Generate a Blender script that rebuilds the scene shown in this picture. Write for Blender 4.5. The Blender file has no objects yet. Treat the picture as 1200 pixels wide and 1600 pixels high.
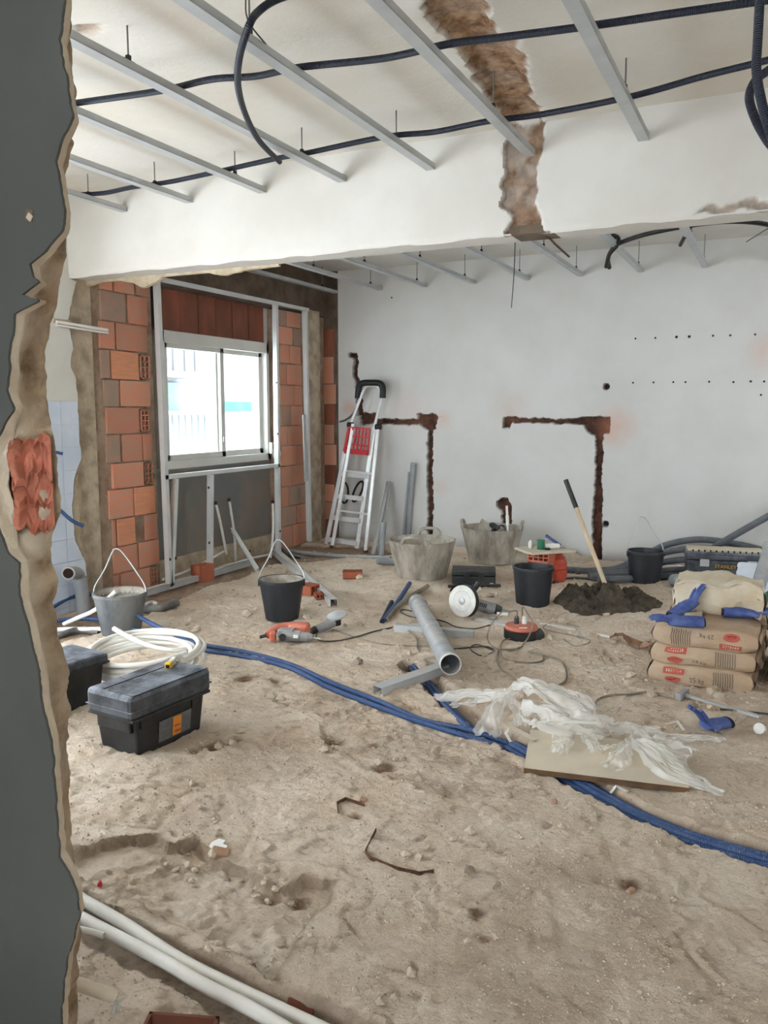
import bpy, bmesh, math, random
import numpy as np
from mathutils import Vector, Matrix, Euler
random.seed(7)
SC = bpy.context.scene
COL = SC.collection
# ---------------------------------------------------------------- camera
F, HOR, VPX, H = 1280., 640., 1225., 1.45
PITCH = math.atan2(800 - HOR, F)
YAW = math.atan((VPX - 600) / F * math.cos(PITCH))
_h = np.array([-math.sin(YAW), math.cos(YAW), 0.]); _r = np.array([math.cos(YAW), math.sin(YAW), 0.])
_f = math.cos(PITCH) * _h - math.sin(PITCH) * np.array([0, 0, 1.])
_u = math.sin(PITCH) * _h + math.cos(PITCH) * np.array([0, 0, 1.])
cam = bpy.data.cameras.new('camera'); camo = bpy.data.objects.new('camera', cam); COL.objects.link(camo)
cam.lens = F / 1600 * 36; cam.sensor_width = 36; cam.sensor_fit = 'AUTO'; cam.clip_start = .05
m = Matrix.Identity(4)
for i in range(3):
    m[i][0] = _r[i]; m[i][1] = _u[i]; m[i][2] = -_f[i]
m[2][3] = H
camo.matrix_world = m
SC.camera = camo
# ---------------------------------------------------------------- light
SC.view_settings.view_transform = 'Standard'; SC.view_settings.look = 'None'
SC.view_settings.exposure = 0.74; SC.view_settings.gamma = 1; SC.view_settings.use_curve_mapping = False
SC.cycles.use_denoising = True
SC.cycles.max_bounces = 10; SC.cycles.diffuse_bounces = 6; SC.cycles.sample_clamp_indirect = 8
wd = bpy.data.worlds.new('sky'); SC.world = wd; wd.use_nodes = True
wd.node_tree.nodes['Background'].inputs[0].default_value = (.84, .92, 1.0, 1)
wd.node_tree.nodes['Background'].inputs[1].default_value = 8.0
HP = math.pi / 2      # all light is the sky's, coming in through the bay window and the unseen openings added below
# ---------------------------------------------------------------- pixel -> place
def ray(x, y): return _f + (x - 600) / F * _r - (y - 800) / F * _u
CAM = np.array([0, 0, H])
def PF(x, y, z, Y=7.93):
    p = P(x, y, z); return PY(x, y, Y) if p[1] > Y else p
def P(x, y, z=0.):
    v = ray(x, y); return Vector(CAM + v * ((z - H) / v[2]))
def PX(x, y, X=-4.6):
    v = ray(x, y); return Vector(CAM + v * (X / v[0]))
def PY(x, y, Y=8.0):
    v = ray(x, y); return Vector(CAM + v * (Y / v[1]))
# ---------------------------------------------------------------- numpy noise
def _hash(ix, iy, s):
    v = np.sin(ix * 127.1 + iy * 311.7 + s * 74.7) * 43758.5453
    return v - np.floor(v)
def vn(x, y, s=0):
    ix = np.floor(x); iy = np.floor(y); fx = x - ix; fy = y - iy
    fx = fx * fx * (3 - 2 * fx); fy = fy * fy * (3 - 2 * fy)
    a = _hash(ix, iy, s); b = _hash(ix + 1, iy, s); c = _hash(ix, iy + 1, s); d = _hash(ix + 1, iy + 1, s)
    return (a + (b - a) * fx) * (1 - fy) + (c + (d - c) * fx) * fy
def fbm(x, y, s=0, o=4):
    t = 0; a = .5
    for k in range(o):
        t = t + a * (vn(x, y, s + k * 13) - .5); x = x * 2.03 + 3.1; y = y * 2.03 + 1.7; a *= .5
    return t * 2
def segd(x, y, pts):
    d = np.full(x.shape, 1e9)
    for (ax, ay), (bx, by) in zip(pts[:-1], pts[1:]):
        dx, dy = bx - ax, by - ay; L = dx * dx + dy * dy + 1e-12
        t = np.clip(((x - ax) * dx + (y - ay) * dy) / L, 0, 1)
        d = np.minimum(d, np.hypot(x - ax - t * dx, y - ay - t * dy))
    return d
def sdpoly(x, y, pts):
    ins = np.zeros(x.shape, bool)
    for (ax, ay), (bx, by) in zip(pts, pts[1:] + pts[:1]):
        c = ((ay > y) != (by > y)) & (x < (bx - ax) * (y - ay) / (by - ay + 1e-12) + ax)
        ins ^= c
    d = segd(x, y, pts + pts[:1])
    return np.where(ins, d, -d)
def sstep(a, b, v):
    t = np.clip((v - a) / (b - a), 0, 1); return t * t * (3 - 2 * t)
# ---------------------------------------------------------------- materials
def lin(c): return tuple(((v / 255) / 12.92 if v <= 10 else ((v / 255 + .055) / 1.055) ** 2.4) for v in c[:3]) + (1,)
MATS = {}
def mat(name, col, rough=.6, metal=0., col2=None, ns=6., namt=.6, bump=0., bs=60., dust=0., dcol=(205, 195, 180),
        attr=None, acol=None, acol2=None, world=False, vary=0., spec=.4, trans=0., alpha=1., stretch=None, corr=0., speck=None, ior=1.45, bd=.01):
    mt = bpy.data.materials.new(name); mt.use_nodes = True; nt = mt.node_tree; N = nt.nodes; L = nt.links
    b = N['Principled BSDF']; b.inputs['Roughness'].default_value = rough; b.inputs['Metallic'].default_value = metal
    b.inputs['Specular IOR Level'].default_value = spec
    if trans: b.inputs['Transmission Weight'].default_value = trans; b.inputs['IOR'].default_value = ior
    if alpha < 1: b.inputs['Alpha'].default_value = alpha
    if world: co = N.new('ShaderNodeNewGeometry').outputs['Position']
    else: co = N.new('ShaderNodeTexCoord').outputs['Object']
    if stretch:
        mp = N.new('ShaderNodeMapping'); L.new(co, mp.inputs[0]); mp.inputs['Scale'].default_value = stretch; co = mp.outputs[0]
    def noise(s, d=5, r=.6):
        n = N.new('ShaderNodeTexNoise'); n.inputs['Scale'].default_value = s; n.inputs['Detail'].default_value = d
        n.inputs['Roughness'].default_value = r; L.new(co, n.inputs['Vector']); return n.outputs['Fac']
    def mix(f, a, c):
        x = N.new('ShaderNodeMix'); x.data_type = 'RGBA'
        for s, v in ((x.inputs[0], f), (x.inputs[6], a), (x.inputs[7], c)):
            if hasattr(v, 'is_output'): L.new(v, s)
            else: s.default_value = v
        return x.outputs[2]
    def ramp(f, a, c):
        r = N.new('ShaderNodeMapRange'); r.inputs[1].default_value = a; r.inputs[2].default_value = c; r.clamp = True
        L.new(f, r.inputs[0]); return r.outputs[0]
    def mul(f, k):
        x = N.new('ShaderNodeMath'); x.operation = 'MULTIPLY'; L.new(f, x.inputs[0])
        if hasattr(k, 'is_output'): L.new(k, x.inputs[1])
        else: x.inputs[1].default_value = k
        return x.outputs[0]
    c = lin(col)
    if col2 is not None: c = mix(mul(ramp(noise(ns), .38, .62), namt), c, lin(col2))
    if acol is not None:
        at = N.new('ShaderNodeAttribute'); at.attribute_name = attr
        e = lin(acol)
        if acol2 is not None: e = mix(ramp(noise(14., 8, .7), .4, .6), e, lin(acol2))
        c = mix(at.outputs['Fac'], c, e)
    if speck is not None:
        c = mix(mul(ramp(noise(speck[1], 3, .8), .52, .70), speck[2]), c, lin(speck[0])); c = mix(mul(ramp(noise(speck[1] * .31, 4, .8), .55, .72), speck[2] * .8), c, lin(speck[3]))
    if vary:
        oi = N.new('ShaderNodeObjectInfo'); hs = N.new('ShaderNodeHueSaturation')
        r = N.new('ShaderNodeMapRange'); r.inputs[3].default_value = 1 - vary; r.inputs[4].default_value = 1 + vary
        L.new(oi.outputs['Random'], r.inputs[0]); L.new(r.outputs[0], hs.inputs['Value'])
        if hasattr(c, 'is_output'): L.new(c, hs.inputs['Color'])
        else: hs.inputs['Color'].default_value = c
        c = hs.outputs[0]
    if dust:
        g = N.new('ShaderNodeNewGeometry'); sp = N.new('ShaderNodeSeparateXYZ'); L.new(g.outputs['Normal'], sp.inputs[0])
        up = ramp(sp.outputs[2], -.4, .9); n2 = ramp(noise(9., 6, .7), .36, .66)
        c = mix(mul(mul(up, n2), dust), c, lin(dcol))
    if hasattr(c, 'is_output'): L.new(c, b.inputs['Base Color'])
    else: b.inputs['Base Color'].default_value = c
    hgt = None
    if bump:
        bp = N.new('ShaderNodeBump'); bp.inputs['Strength'].default_value = bump; bp.inputs['Distance'].default_value = bd
        L.new(noise(bs, 8, .75), bp.inputs['Height']); hgt = bp
    if corr:
        at = N.new('ShaderNodeAttribute'); at.attribute_name = 'len'
        s = N.new('ShaderNodeMath'); s.operation = 'SINE'; L.new(mul(at.outputs['Fac'], corr), s.inputs[0])
        bp = N.new('ShaderNodeBump'); bp.inputs['Strength'].default_value = .4; bp.inputs['Distance'].default_value = .003
        L.new(s.outputs[0], bp.inputs['Height'])
        if hgt: L.new(hgt.outputs[0], bp.inputs['Normal'])
        hgt = bp
    if hgt: L.new(hgt.outputs[0], b.inputs['Normal'])
    MATS[name] = mt
    return mt
# ---------------------------------------------------------------- mesh building
class MB:
    def __init__(s): s.v = []; s.f = []; s.len = []
    def add(s, vs, fs, ln=None):
        o = len(s.v); s.v += [tuple(p) for p in vs]; s.f += [tuple(i + o for i in q) for q in fs]
        s.len += (ln if ln is not None else [0.] * len(vs)); return s
    def box(s, c, d, rot=None, taper=1.):
        x, y, z = d[0] / 2, d[1] / 2, d[2] / 2
        vs = [Vector((sx * x * (taper if sz < 0 else 1), sy * y * (taper if sz < 0 else 1), sz * z)) for sz in (-1, 1) for sy in (-1, 1) for sx in (-1, 1)]
        if rot is not None:
            R = rot if isinstance(rot, Matrix) else Euler(rot).to_matrix()
            vs = [R @ p for p in vs]
        vs = [p + Vector(c) for p in vs]
        return s.add(vs, [(0, 2, 3, 1), (4, 5, 7, 6), (0, 1, 5, 4), (2, 6, 7, 3), (0, 4, 6, 2), (1, 3, 7, 5)])
    def bx(s, x0, x1, y0, y1, z0, z1):
        return s.box(((x0 + x1) / 2, (y0 + y1) / 2, (z0 + z1) / 2), (abs(x1 - x0), abs(y1 - y0), abs(z1 - z0)))
    def bar(s, a, b, w, h, up=(0, 0, 1)):
        a = Vector(a); b = Vector(b); d = (b - a); n = d.normalized(); sx = n.cross(Vector(up))
        if sx.length < 1e-4: sx = n.cross(Vector((1, 0, 0)))
        sx.normalize(); uz = sx.cross(n)
        R = Matrix((sx, n, uz)).transposed()
        return s.box((a + b) / 2, (w, d.length, h), R)
    def chan(s, a, b, w, h, up=(0, 0, 1), t=.004, shut=False):
        """open U profile from a to b, open side towards up"""
        a = Vector(a); b = Vector(b); n = (b - a).normalized(); sx = n.cross(Vector(up))
        if sx.length < 1e-4: sx = n.cross(Vector((1, 0, 0)))
        sx.normalize(); uz = sx.cross(n)
        for off, ww, hh in ((Vector((0, 0, 0)), w, t), (sx * (w / 2 - t / 2) + uz * h / 2, t, h), (-sx * (w / 2 - t / 2) + uz * h / 2, t, h)):
            s.bar(a + off, b + off, ww, hh, up)
        return s
    def tube(s, pts, r, n=8, res=6, smooth=True, cap=True, r2=None):
        pts = [Vector(p) for p in pts]
        if smooth and len(pts) > 2:
            q = []
            e = [pts[0] * 2 - pts[1]] + pts + [pts[-1] * 2 - pts[-2]]
            for i in range(1, len(e) - 2):
                for k in range(res):
                    t = k / res; a, b, c, d = e[i - 1], e[i], e[i + 1], e[i + 2]
                    q.append(.5 * ((2 * b) + (c - a) * t + (2 * a - 5 * b + 4 * c - d) * t * t + (3 * b - a - 3 * c + d) * t ** 3))
            pts = q + [pts[-1]]
        N = len(pts); vs = []; ln = []; L = 0
        tan = [(pts[min(i + 1, N - 1)] - pts[max(i - 1, 0)]).normalized() for i in range(N)]
        nx = tan[0].cross(Vector((0, 0, 1)))
        if nx.length < 1e-3: nx = tan[0].cross(Vector((1, 0, 0)))
        nx.normalize()
        for i in range(N):
            if i: L += (pts[i] - pts[i - 1]).length
            nx = (nx - tan[i] * nx.dot(tan[i])).normalized(); ny = tan[i].cross(nx)
            rr = r if r2 is None else r + (r2 - r) * i / (N - 1)
            for k in range(n):
                a = 2 * math.pi * k / n
                vs.append(pts[i] + (nx * math.cos(a) + ny * math.sin(a)) * rr); ln.append(L)
        fs = [(i * n + k, i * n + (k + 1) % n, (i + 1) * n + (k + 1) % n, (i + 1) * n + k) for i in range(N - 1) for k in range(n)]
        if cap: fs += [tuple(range(n - 1, -1, -1)), tuple((N - 1) * n + k for k in range(n))]
        return s.add(vs, fs, ln)
    def pipe(s, a, b, r, t, n=20):
        """hollow straight pipe"""
        a = Vector(a); b = Vector(b); d = (b - a).normalized(); x = d.cross(Vector((0, 0, 1)))
        if x.length < 1e-3: x = d.cross(Vector((1, 0, 0)))
        x.normalize(); y = d.cross(x); vs = []
        for p, rr in ((a, r), (b, r), (b, r - t), (a, r - t)):
            for k in range(n):
                q = 2 * math.pi * k / n; vs.append(p + (x * math.cos(q) + y * math.sin(q)) * rr)
        fs = []
        for i in range(4):
            j = (i + 1) % 4
            fs += [(i * n + k, j * n + k, j * n + (k + 1) % n, i * n + (k + 1) % n) for k in range(n)]
        return s.add(vs, fs)
    def lathe(s, prof, n=28, c=(0, 0, 0), R=None, close=False):
        vs = []; c = Vector(c)
        for r, z in prof:
            for k in range(n):
                a = 2 * math.pi * k / n; p = Vector((r * math.cos(a), r * math.sin(a), z))
                vs.append((R @ p if R is not None else p) + c)
        m_ = len(prof)
        fs = [(i * n + k, i * n + (k + 1) % n, (i + 1) * n + (k + 1) % n, (i + 1) * n + k) for i in range(m_ - 1) for k in range(n)]
        if close: fs += [((m_ - 1) * n + k, (m_ - 1) * n + (k + 1) % n, (k + 1) % n, k) for k in range(n)]
        else: fs += [tuple(range(n - 1, -1, -1)), tuple((m_ - 1) * n + k for k in range(n))]
        return s.add(vs, fs)
    def prism(s, poly, M):
        """poly: list of 2D pts; M(u,v,k) -> 3D for k=0,1"""
        n = len(poly); vs = [M(u, v, 0) for u, v in poly] + [M(u, v, 1) for u, v in poly]
        return s.add(vs, [tuple(range(n - 1, -1, -1)), tuple(range(n, 2 * n))] + [(i, (i + 1) % n, n + (i + 1) % n, n + i) for i in range(n)])
    def shift(s, d):
        s.v = [(p[0] + d[0], p[1] + d[1], p[2] + d[2]) for p in s.v]; return s
    def mesh(s, name, m_, smooth=None):
        me = bpy.data.meshes.new(name); me.from_pydata(s.v, [], s.f)
        if m_ is not None: me.materials.append(MATS[m_] if isinstance(m_, str) else m_)
        if any(s.len):
            at = me.attributes.new('len', 'FLOAT', 'POINT'); at.data.foreach_set('value', s.len)
        bm = bmesh.new(); bm.from_mesh(me); bmesh.ops.recalc_face_normals(bm, faces=bm.faces); bm.to_mesh(me); bm.free()
        if smooth is not None:
            me.shade_smooth(); me.set_sharp_from_angle(angle=math.radians(smooth))
        return me
    def build(s, name, m_, parent=None, smooth=None, bevel=0, kind=None, loc=None, rot=None):
        if parent is None and loc is None and s.v:
            a = np.array(s.v); c = ((a[:, 0].min() + a[:, 0].max()) / 2, (a[:, 1].min() + a[:, 1].max()) / 2, a[:, 2].min())
            s.shift((-c[0], -c[1], -c[2])); loc = c
        o = bpy.data.objects.new(name, s.mesh(name, m_, smooth)); COL.objects.link(o)
        if parent is not None: o.parent = parent
        if loc is not None: o.location = loc
        if rot is not None: o.rotation_euler = rot
        if bevel:
            md = o.modifiers.new('bevel', 'BEVEL'); md.width = bevel; md.segments = 2; md.limit_method = 'ANGLE'; md.angle_limit = .6
        if kind: o['kind'] = kind
        return o
def tag(o, label, cat, group=None, kind=None):
    o['label'] = label; o['category'] = cat
    if group: o['group'] = group
    if kind: o['kind'] = kind
    return o
def thing(name, label, cat, loc=(0, 0, 0), rz=0., group=None, rot=None):
    o = bpy.data.objects.new(name, None); COL.objects.link(o); o.location = loc
    o.rotation_euler = rot if rot is not None else (0, 0, rz); o.empty_display_size = .05
    return tag(o, label, cat, group)
def copy_tree(o, parent=None):
    c = o.copy(); COL.objects.link(c); c.parent = parent
    for ch in list(o.children): copy_tree(ch, c)
    return c
def struct(o, label=None, cat=None):
    o['kind'] = 'structure'
    if label: o['label'] = label
    if cat: o['category'] = cat
    return o
def grid(name, pos, m_, attrs=None, parent=None, smooth=True, sharp=None):
    nu, nv, _ = pos.shape
    me = bpy.data.meshes.new(name); V = pos.reshape(-1, 3)
    i = np.arange(nu * nv).reshape(nu, nv)
    q = np.stack([i[:-1, :-1], i[1:, :-1], i[1:, 1:], i[:-1, 1:]], -1).reshape(-1, 4)
    me.vertices.add(len(V)); me.vertices.foreach_set('co', V.astype(np.float32).ravel())
    me.loops.add(q.size); me.loops.foreach_set('vertex_index', q.ravel().astype(np.int32))
    me.polygons.add(len(q)); me.polygons.foreach_set('loop_start', np.arange(0, q.size, 4, dtype=np.int32))
    me.polygons.foreach_set('loop_total', np.full(len(q), 4, np.int32))
    me.update(calc_edges=True)
    for k, a in (attrs or {}).items():
        at = me.attributes.new(k, 'FLOAT', 'POINT'); at.data.foreach_set('value', a.astype(np.float32).ravel())
    me.materials.append(MATS[m_]); me.validate()
    if smooth: me.shade_smooth()
    if sharp: me.set_sharp_from_angle(angle=math.radians(sharp))
    o = bpy.data.objects.new(name, me); COL.objects.link(o)
    if parent is not None: o.parent = parent
    return o
def axis(*segs):
    """(start, end, step) runs joined into one coordinate list"""
    out = []
    for a, b, st in segs:
        n = max(1, int(round((b - a) / st))); out += list(np.linspace(a, b, n, endpoint=False))
    return np.array(out + [segs[-1][1]])
# ================================================================ materials of the shell
mat('plaster', (205, 203, 197), .9, col2=(195, 191, 183), ns=2.2, namt=.7, bump=.12, bs=25, attr='m', acol=(142, 116, 94), acol2=(98, 74, 56), world=True)
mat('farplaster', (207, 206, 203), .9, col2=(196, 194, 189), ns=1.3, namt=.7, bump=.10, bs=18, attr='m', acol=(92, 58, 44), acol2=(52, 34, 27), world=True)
mat('ceil', (214, 211, 203), .92, col2=(204, 197, 184), ns=1.1, namt=.8, bump=.3, bs=30, attr='m', acol=(164, 134, 104), acol2=(104, 72, 46), world=True)
mat('floorm', (244, 227, 206), .96, col2=(226, 203, 177), ns=3.2, namt=.9, bump=1., bs=58, bd=.022, attr='m', acol=(166, 134, 104), acol2=(112, 82, 58), world=True, speck=((164, 138, 112), 85., .3, (242, 234, 220)))
mat('concrete', (204, 188, 164), .95, col2=(160, 143, 122), ns=7, namt=.9, bump=.9, bs=34, bd=.02, world=True)
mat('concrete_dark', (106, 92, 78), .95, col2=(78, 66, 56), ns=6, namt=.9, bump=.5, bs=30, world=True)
mat('mortar', (164, 144, 124), .98, col2=(134, 108, 88), ns=9, namt=.9, bump=.8, bs=60, world=True)
mat('brick', (206, 136, 109), .9, col2=(182, 148, 127), ns=6, namt=.8, bump=.35, bs=26, world=True, vary=.14, stretch=(1, 1, 7))
mat('brick_orange', (220, 148, 111), .9, col2=(192, 140, 112), ns=8, namt=.7, bump=.3, bs=26, world=True, stretch=(1, 1, 7))
mat('brick_grey', (172, 136, 118), .95, col2=(152, 136, 120), ns=9, namt=.9, bump=.5, bs=40, world=True)
mat('brick_dark', (150, 88, 70), .9, col2=(116, 76, 62), ns=6, namt=.8, bump=.3, bs=30, world=True, vary=.12, stretch=(1, 1, .3))
mat('hole_dark', (40, 26, 20), 1.)
mat('spandrel', (112, 114, 112), .85, col2=(134, 122, 110), ns=2.2, namt=.8, bump=.12, bs=20, world=True)
mat('plaster_raw', (196, 182, 158), .97, col2=(164, 146, 120), ns=10, namt=.8, bump=.8, bs=50, world=True)
mat('tile', (206, 214, 226), .28, col2=(184, 196, 214), ns=3, namt=.7, world=True, spec=.5, vary=.03)
mat('grout', (188, 196, 206), .9)
mat('greywall', (84, 85, 82), .85, col2=(74, 75, 72), ns=1.6, namt=.8, bump=.1, bs=40, world=True)
mat('wallcore', (228, 214, 192), .98, col2=(206, 188, 162), ns=9, namt=.9, bump=1., bs=34, world=True, attr='m', acol=(176, 148, 116), acol2=(120, 92, 66))
mat('brick_fore', (196, 120, 95), .92, col2=(168, 108, 88), ns=14, namt=.8, bump=.4, bs=40, world=True)
mat('white_paint', (216, 214, 208), .5)
mat('steel', (212, 214, 213), .42, metal=.3, col2=(192, 195, 196), ns=4, namt=.5, dust=.25)
mat('pvcframe', (206, 205, 199), .5, col2=(192, 190, 184), ns=3, namt=.5)
def thin_glass():
    mt = mat('glass', (255, 255, 255), .02); nt = mt.node_tree; N = nt.nodes; L = nt.links
    tp = N.new('ShaderNodeBsdfTransparent'); tp.inputs[0].default_value = (.95, .97, .96, 1); gl = N.new('ShaderNodeBsdfGlossy'); gl.inputs['Roughness'].default_value = .03
    mx = N.new('ShaderNodeMixShader'); mx.inputs[0].default_value = .07; L.new(tp.outputs[0], mx.inputs[1]); L.new(gl.outputs[0], mx.inputs[2]); L.new(mx.outputs[0], N['Material Output'].inputs[0])
thin_glass()
mat('black_plastic', (22, 23, 24), .55)
# ================================================================ floor
Q = lambda pts, z=0.: [(P(x, y, z)[0], P(x, y, z)[1]) for x, y in pts]
TRENCH = Q([(40, 1352), (132, 1393), (200, 1423), (272, 1459), (360, 1499), (424, 1531), (504, 1559), (600, 1605), (720, 1660), (560, 1760), (470, 1665), (400, 1618), (340, 1582), (250, 1528), (184, 1492), (130, 1466), (40, 1425)])
LOWER = Q([(60, 1352), (130, 1335), (185, 1316), (240, 1308), (262, 1322), (310, 1308), (336, 1342), (385, 1352), (430, 1380), (470, 1366), (525, 1372), (500, 1410), (462, 1462), (432, 1530), (330, 1460), (210, 1400), (130, 1380)])
CRUMB = Q([(432, 1046), (416, 1078), (440, 1104), (500, 1122), (508, 1168), (545, 1182), (582, 1206), (612, 1212), (648, 1240), (720, 1256), (800, 1235), (830, 1200), (760, 1150), (700, 1118), (560, 1066)])
SIDE = Q([(40, 1020), (190, 978), (245, 953), (300, 925), (430, 884), (560, 868), (620, 868), (600, 850), (430, 852), (230, 925), (40, 980)])
GROOVE = Q([(640, 1040), (680, 1075), (735, 1118), (800, 1160), (880, 1205), (940, 1240), (1000, 1272), (1080, 1304), (1160, 1328), (1240, 1350), (1400, 1398), (1700, 1480), (2000, 1570)])
PITS = [(335, 1166, .085, .03), (365, 1160, .05, .02), (305, 1172, .04, .015), (522, 1152, .07, .03), (600, 1192, .07, .02), (556, 1272, .03, .025), (385, 1062, .08, .012), (430, 1062, .04, .02), (445, 1100, .04, .02),
        (640, 1035, .07, .05), (585, 1160, .05, .012), (470, 1395, .05, .015), (425, 1385, .05, .02), (985, 1395, .05, .008), (748, 1430, .035, .005), (757, 1470, .03, .005), (742, 1440, .02, .004), (750, 1466, .02, .004)]
PITS = [(P(a, b)[0], P(a, b)[1], r, d) for a, b, r, d in PITS]
def floor_h(x, y):
    wx = x + .035 * fbm(x * 9, y * 9, 5, 3); wy = y + .035 * fbm(x * 9, y * 9, 9, 3)
    wx2 = x + .015 * fbm(x * 22, y * 22, 15, 3); wy2 = y + .015 * fbm(x * 22, y * 22, 19, 3)
    h = .010 * fbm(x * 1.3, y * 1.3, 1, 3) + .007 * fbm(x * 6, y * 6, 2, 4)
    h += .005 * np.abs(fbm(x * 17, y * 17, 3, 3)) + .0075 * fbm(x * 42, y * 42, 4, 2)
    soil = .3 * sstep(.05, .5, fbm(x * 2.2, y * 2.2, 31, 4))
    q = fbm(x * 2.6, y * 2.6, 91, 5) * 5; fl_ = np.floor(q); h += .0075 * (fl_ + sstep(.44, .54, q - fl_))     # flaked layers of old bedding
    soil = np.maximum(soil, .55 * np.exp(-((q - fl_ - .47) / .05) ** 2) * sstep(-.15, .2, fbm(x * 5, y * 5, 93, 3)))
    tr = fbm((x * .8 + y * .6) * 7, (y * .8 - x * .6) * 46, 95, 3); h += .006 * np.abs(tr) * sstep(-.2, .15, fbm(x * 1.8, y * 1.8, 97, 3))
    # bedding lines left by lifted tiles
    msk = sstep(.02, .3, fbm(x * 1.6, y * 1.6, 51, 3))
    for c, s in ((x * .93 + y * .37, 61), (-x * .37 + y * .93, 71)):
        q = np.abs(((c + .012 * fbm(x * 7, y * 7, s, 2)) / .33) % 1 - .5) * .33
        g = (1 - sstep(.0, .012, .165 - q)) * msk
        h -= .0035 * g; soil = np.maximum(soil, .2 * g)
        cell = np.floor(c / .33)
        h += .0025 * (_hash(cell, cell * 0 + s, 3) - .5) * msk
    # trowel marks
    d = sdpoly(wx, wy, LOWER); k = sstep(-.002, .005, d)
    h = h - k * (.038 - .014 * np.abs(fbm(x * 20 + y * 14, y * 60 - x * 20, 41, 3)))
    soil = np.maximum(soil, .6 * np.exp(-(d / .012) ** 2))
    d = sdpoly(wx, wy, CRUMB); k = sstep(-.006, .02, d)
    h = h - k * (.017 - .014 * np.abs(fbm(x * 28, y * 28, 43, 3))); soil = np.maximum(soil, .5 * k * sstep(-.3, .5, fbm(x * 12, y * 12, 44, 4)))
    d = sdpoly(wx2, wy2, SIDE); k = sstep(-.004, .02, d)
    h -= .03 * k; soil = np.maximum(soil, .75 * k)
    d = sdpoly(wx2, wy2, TRENCH); k = sstep(-.002, .016, d)
    h = h * (1 - k) - k * (.075 - .016 * fbm(x * 22, y * 22, 45, 3)); soil = np.maximum(soil, .55 * np.exp(-((d - .008) / .012) ** 2)); soil = np.maximum(soil, .5 * k * sstep(0, .4, fbm(x * 30, y * 30, 46, 3)))
    d = segd(wx2, wy2, GROOVE); k = 1 - sstep(.056, .074, d)
    h = h * (1 - k) - .036 * k; soil = np.maximum(soil, .6 * k)
    for px_, py_, r, dp in PITS:
        d = np.hypot(wx2 - px_, (wy2 - py_)); k = 1 - sstep(.3 * r, r, d)
        h -= dp * k * (.7 + .9 * fbm(x * 25, y * 25, 47, 2)); soil = np.maximum(soil, .95 * k)
    h += sstep(-.05, .3, fbm(x * 3.3, y * 3.3, 81, 3)) * .004 * np.abs(fbm(x * 33, y * 33, 83, 3))
    return h, np.clip(soil, 0, 1)
fx = axis((-5.0, -4.4, .06), (-4.4, -2.0, .018), (-2.0, .5, .0125), (.5, 1.0, .03), (1.0, 2.6, .2))
fy = axis((-2.2, 1.0, .3), (1.0, 1.3, .03), (1.3, 3.6, .0095), (3.6, 5.2, .014), (5.2, 8.0, .024))
gx, gy = np.meshgrid(fx, fy, indexing='ij')
gh, gs = floor_h(gx, gy)
def fz(x, y):
    a, b = floor_h(np.array([float(x)]), np.array([float(y)])); return float(a[0])
def G(x, y, dz=0.):
    """floor point under a pixel, on the uneven surface"""
    p = P(x, y); z = fz(p[0], p[1]); p = P(x, y, z); p[2] = fz(p[0], p[1]) + dz; return p
flo = struct(grid('floor', np.stack([gx, gy, gh], -1), 'floorm', {'m': gs}, sharp=24), 'rough dusty beige screed floor stripped of its tiles', 'floor')
# ================================================================ ceiling
CHASE_C = Q([(600, -120), (640, -20), (690, 60), (722, 102), (758, 148), (786, 196), (786, 250), (850, 236), (850, 180), (846, 165), (834, 148), (826, 115), (812, 62), (790, 55), (772, 20), (735, -60), (700, -120)], 2.92)
SHARP = 38
SPALL = Q([(108, 45), (130, 40), (160, 42), (150, 52), (120, 62)], 2.92)
cx = axis((-4.7, -2.7, .12), (-2.7, -2.2, .03), (-2.2, -.6, .011), (-.6, 2.6, .2)); cy = axis((-2.2, 1.6, .25), (1.6, 2.2, .03), (2.2, 4.36, .011))
ax_, ay_ = np.meshgrid(cx, cy, indexing='ij')
wx = ax_ + .045 * fbm(ax_ * 13, ay_ * 13, 3, 5); wy = ay_ + .045 * fbm(ax_ * 13, ay_ * 13, 7, 5)
d = sdpoly(wx, wy, CHASE_C); k = sstep(0, .02, d)
k2 = sstep(0, .012, sdpoly(wx, wy, SPALL))
up = k * (.02 + .02 * sstep(.03, .07, d) + .009 * fbm(ax_ * 8, ay_ * 8, 11, 5) + .004 * fbm(ax_ * 40, ay_ * 40, 12, 2)) + .015 * k2 + .003 * fbm(ax_ * 2, ay_ * 2, 17, 3)
struct(grid('ceiling', np.stack([ax_, ay_, 2.92 + up], -1), 'ceil', {'m': np.maximum(k * (.88 + .12 * sstep(-.2, .2, fbm(ax_ * 9, ay_ * 9, 13, 4))), .7 * k2)}, sharp=38), 'white plaster ceiling with a broken brown chase', 'ceiling')
MB().bx(-5.0, 2.8, -2.4, 8.2, 3.03, 3.2).build('roof_slab', 'concrete', kind='structure')
MB().bx(-4.7, 2.6, 4.5, 8.05, 2.94, 3.03).build('ceiling_far', 'plaster', kind='structure')
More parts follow.
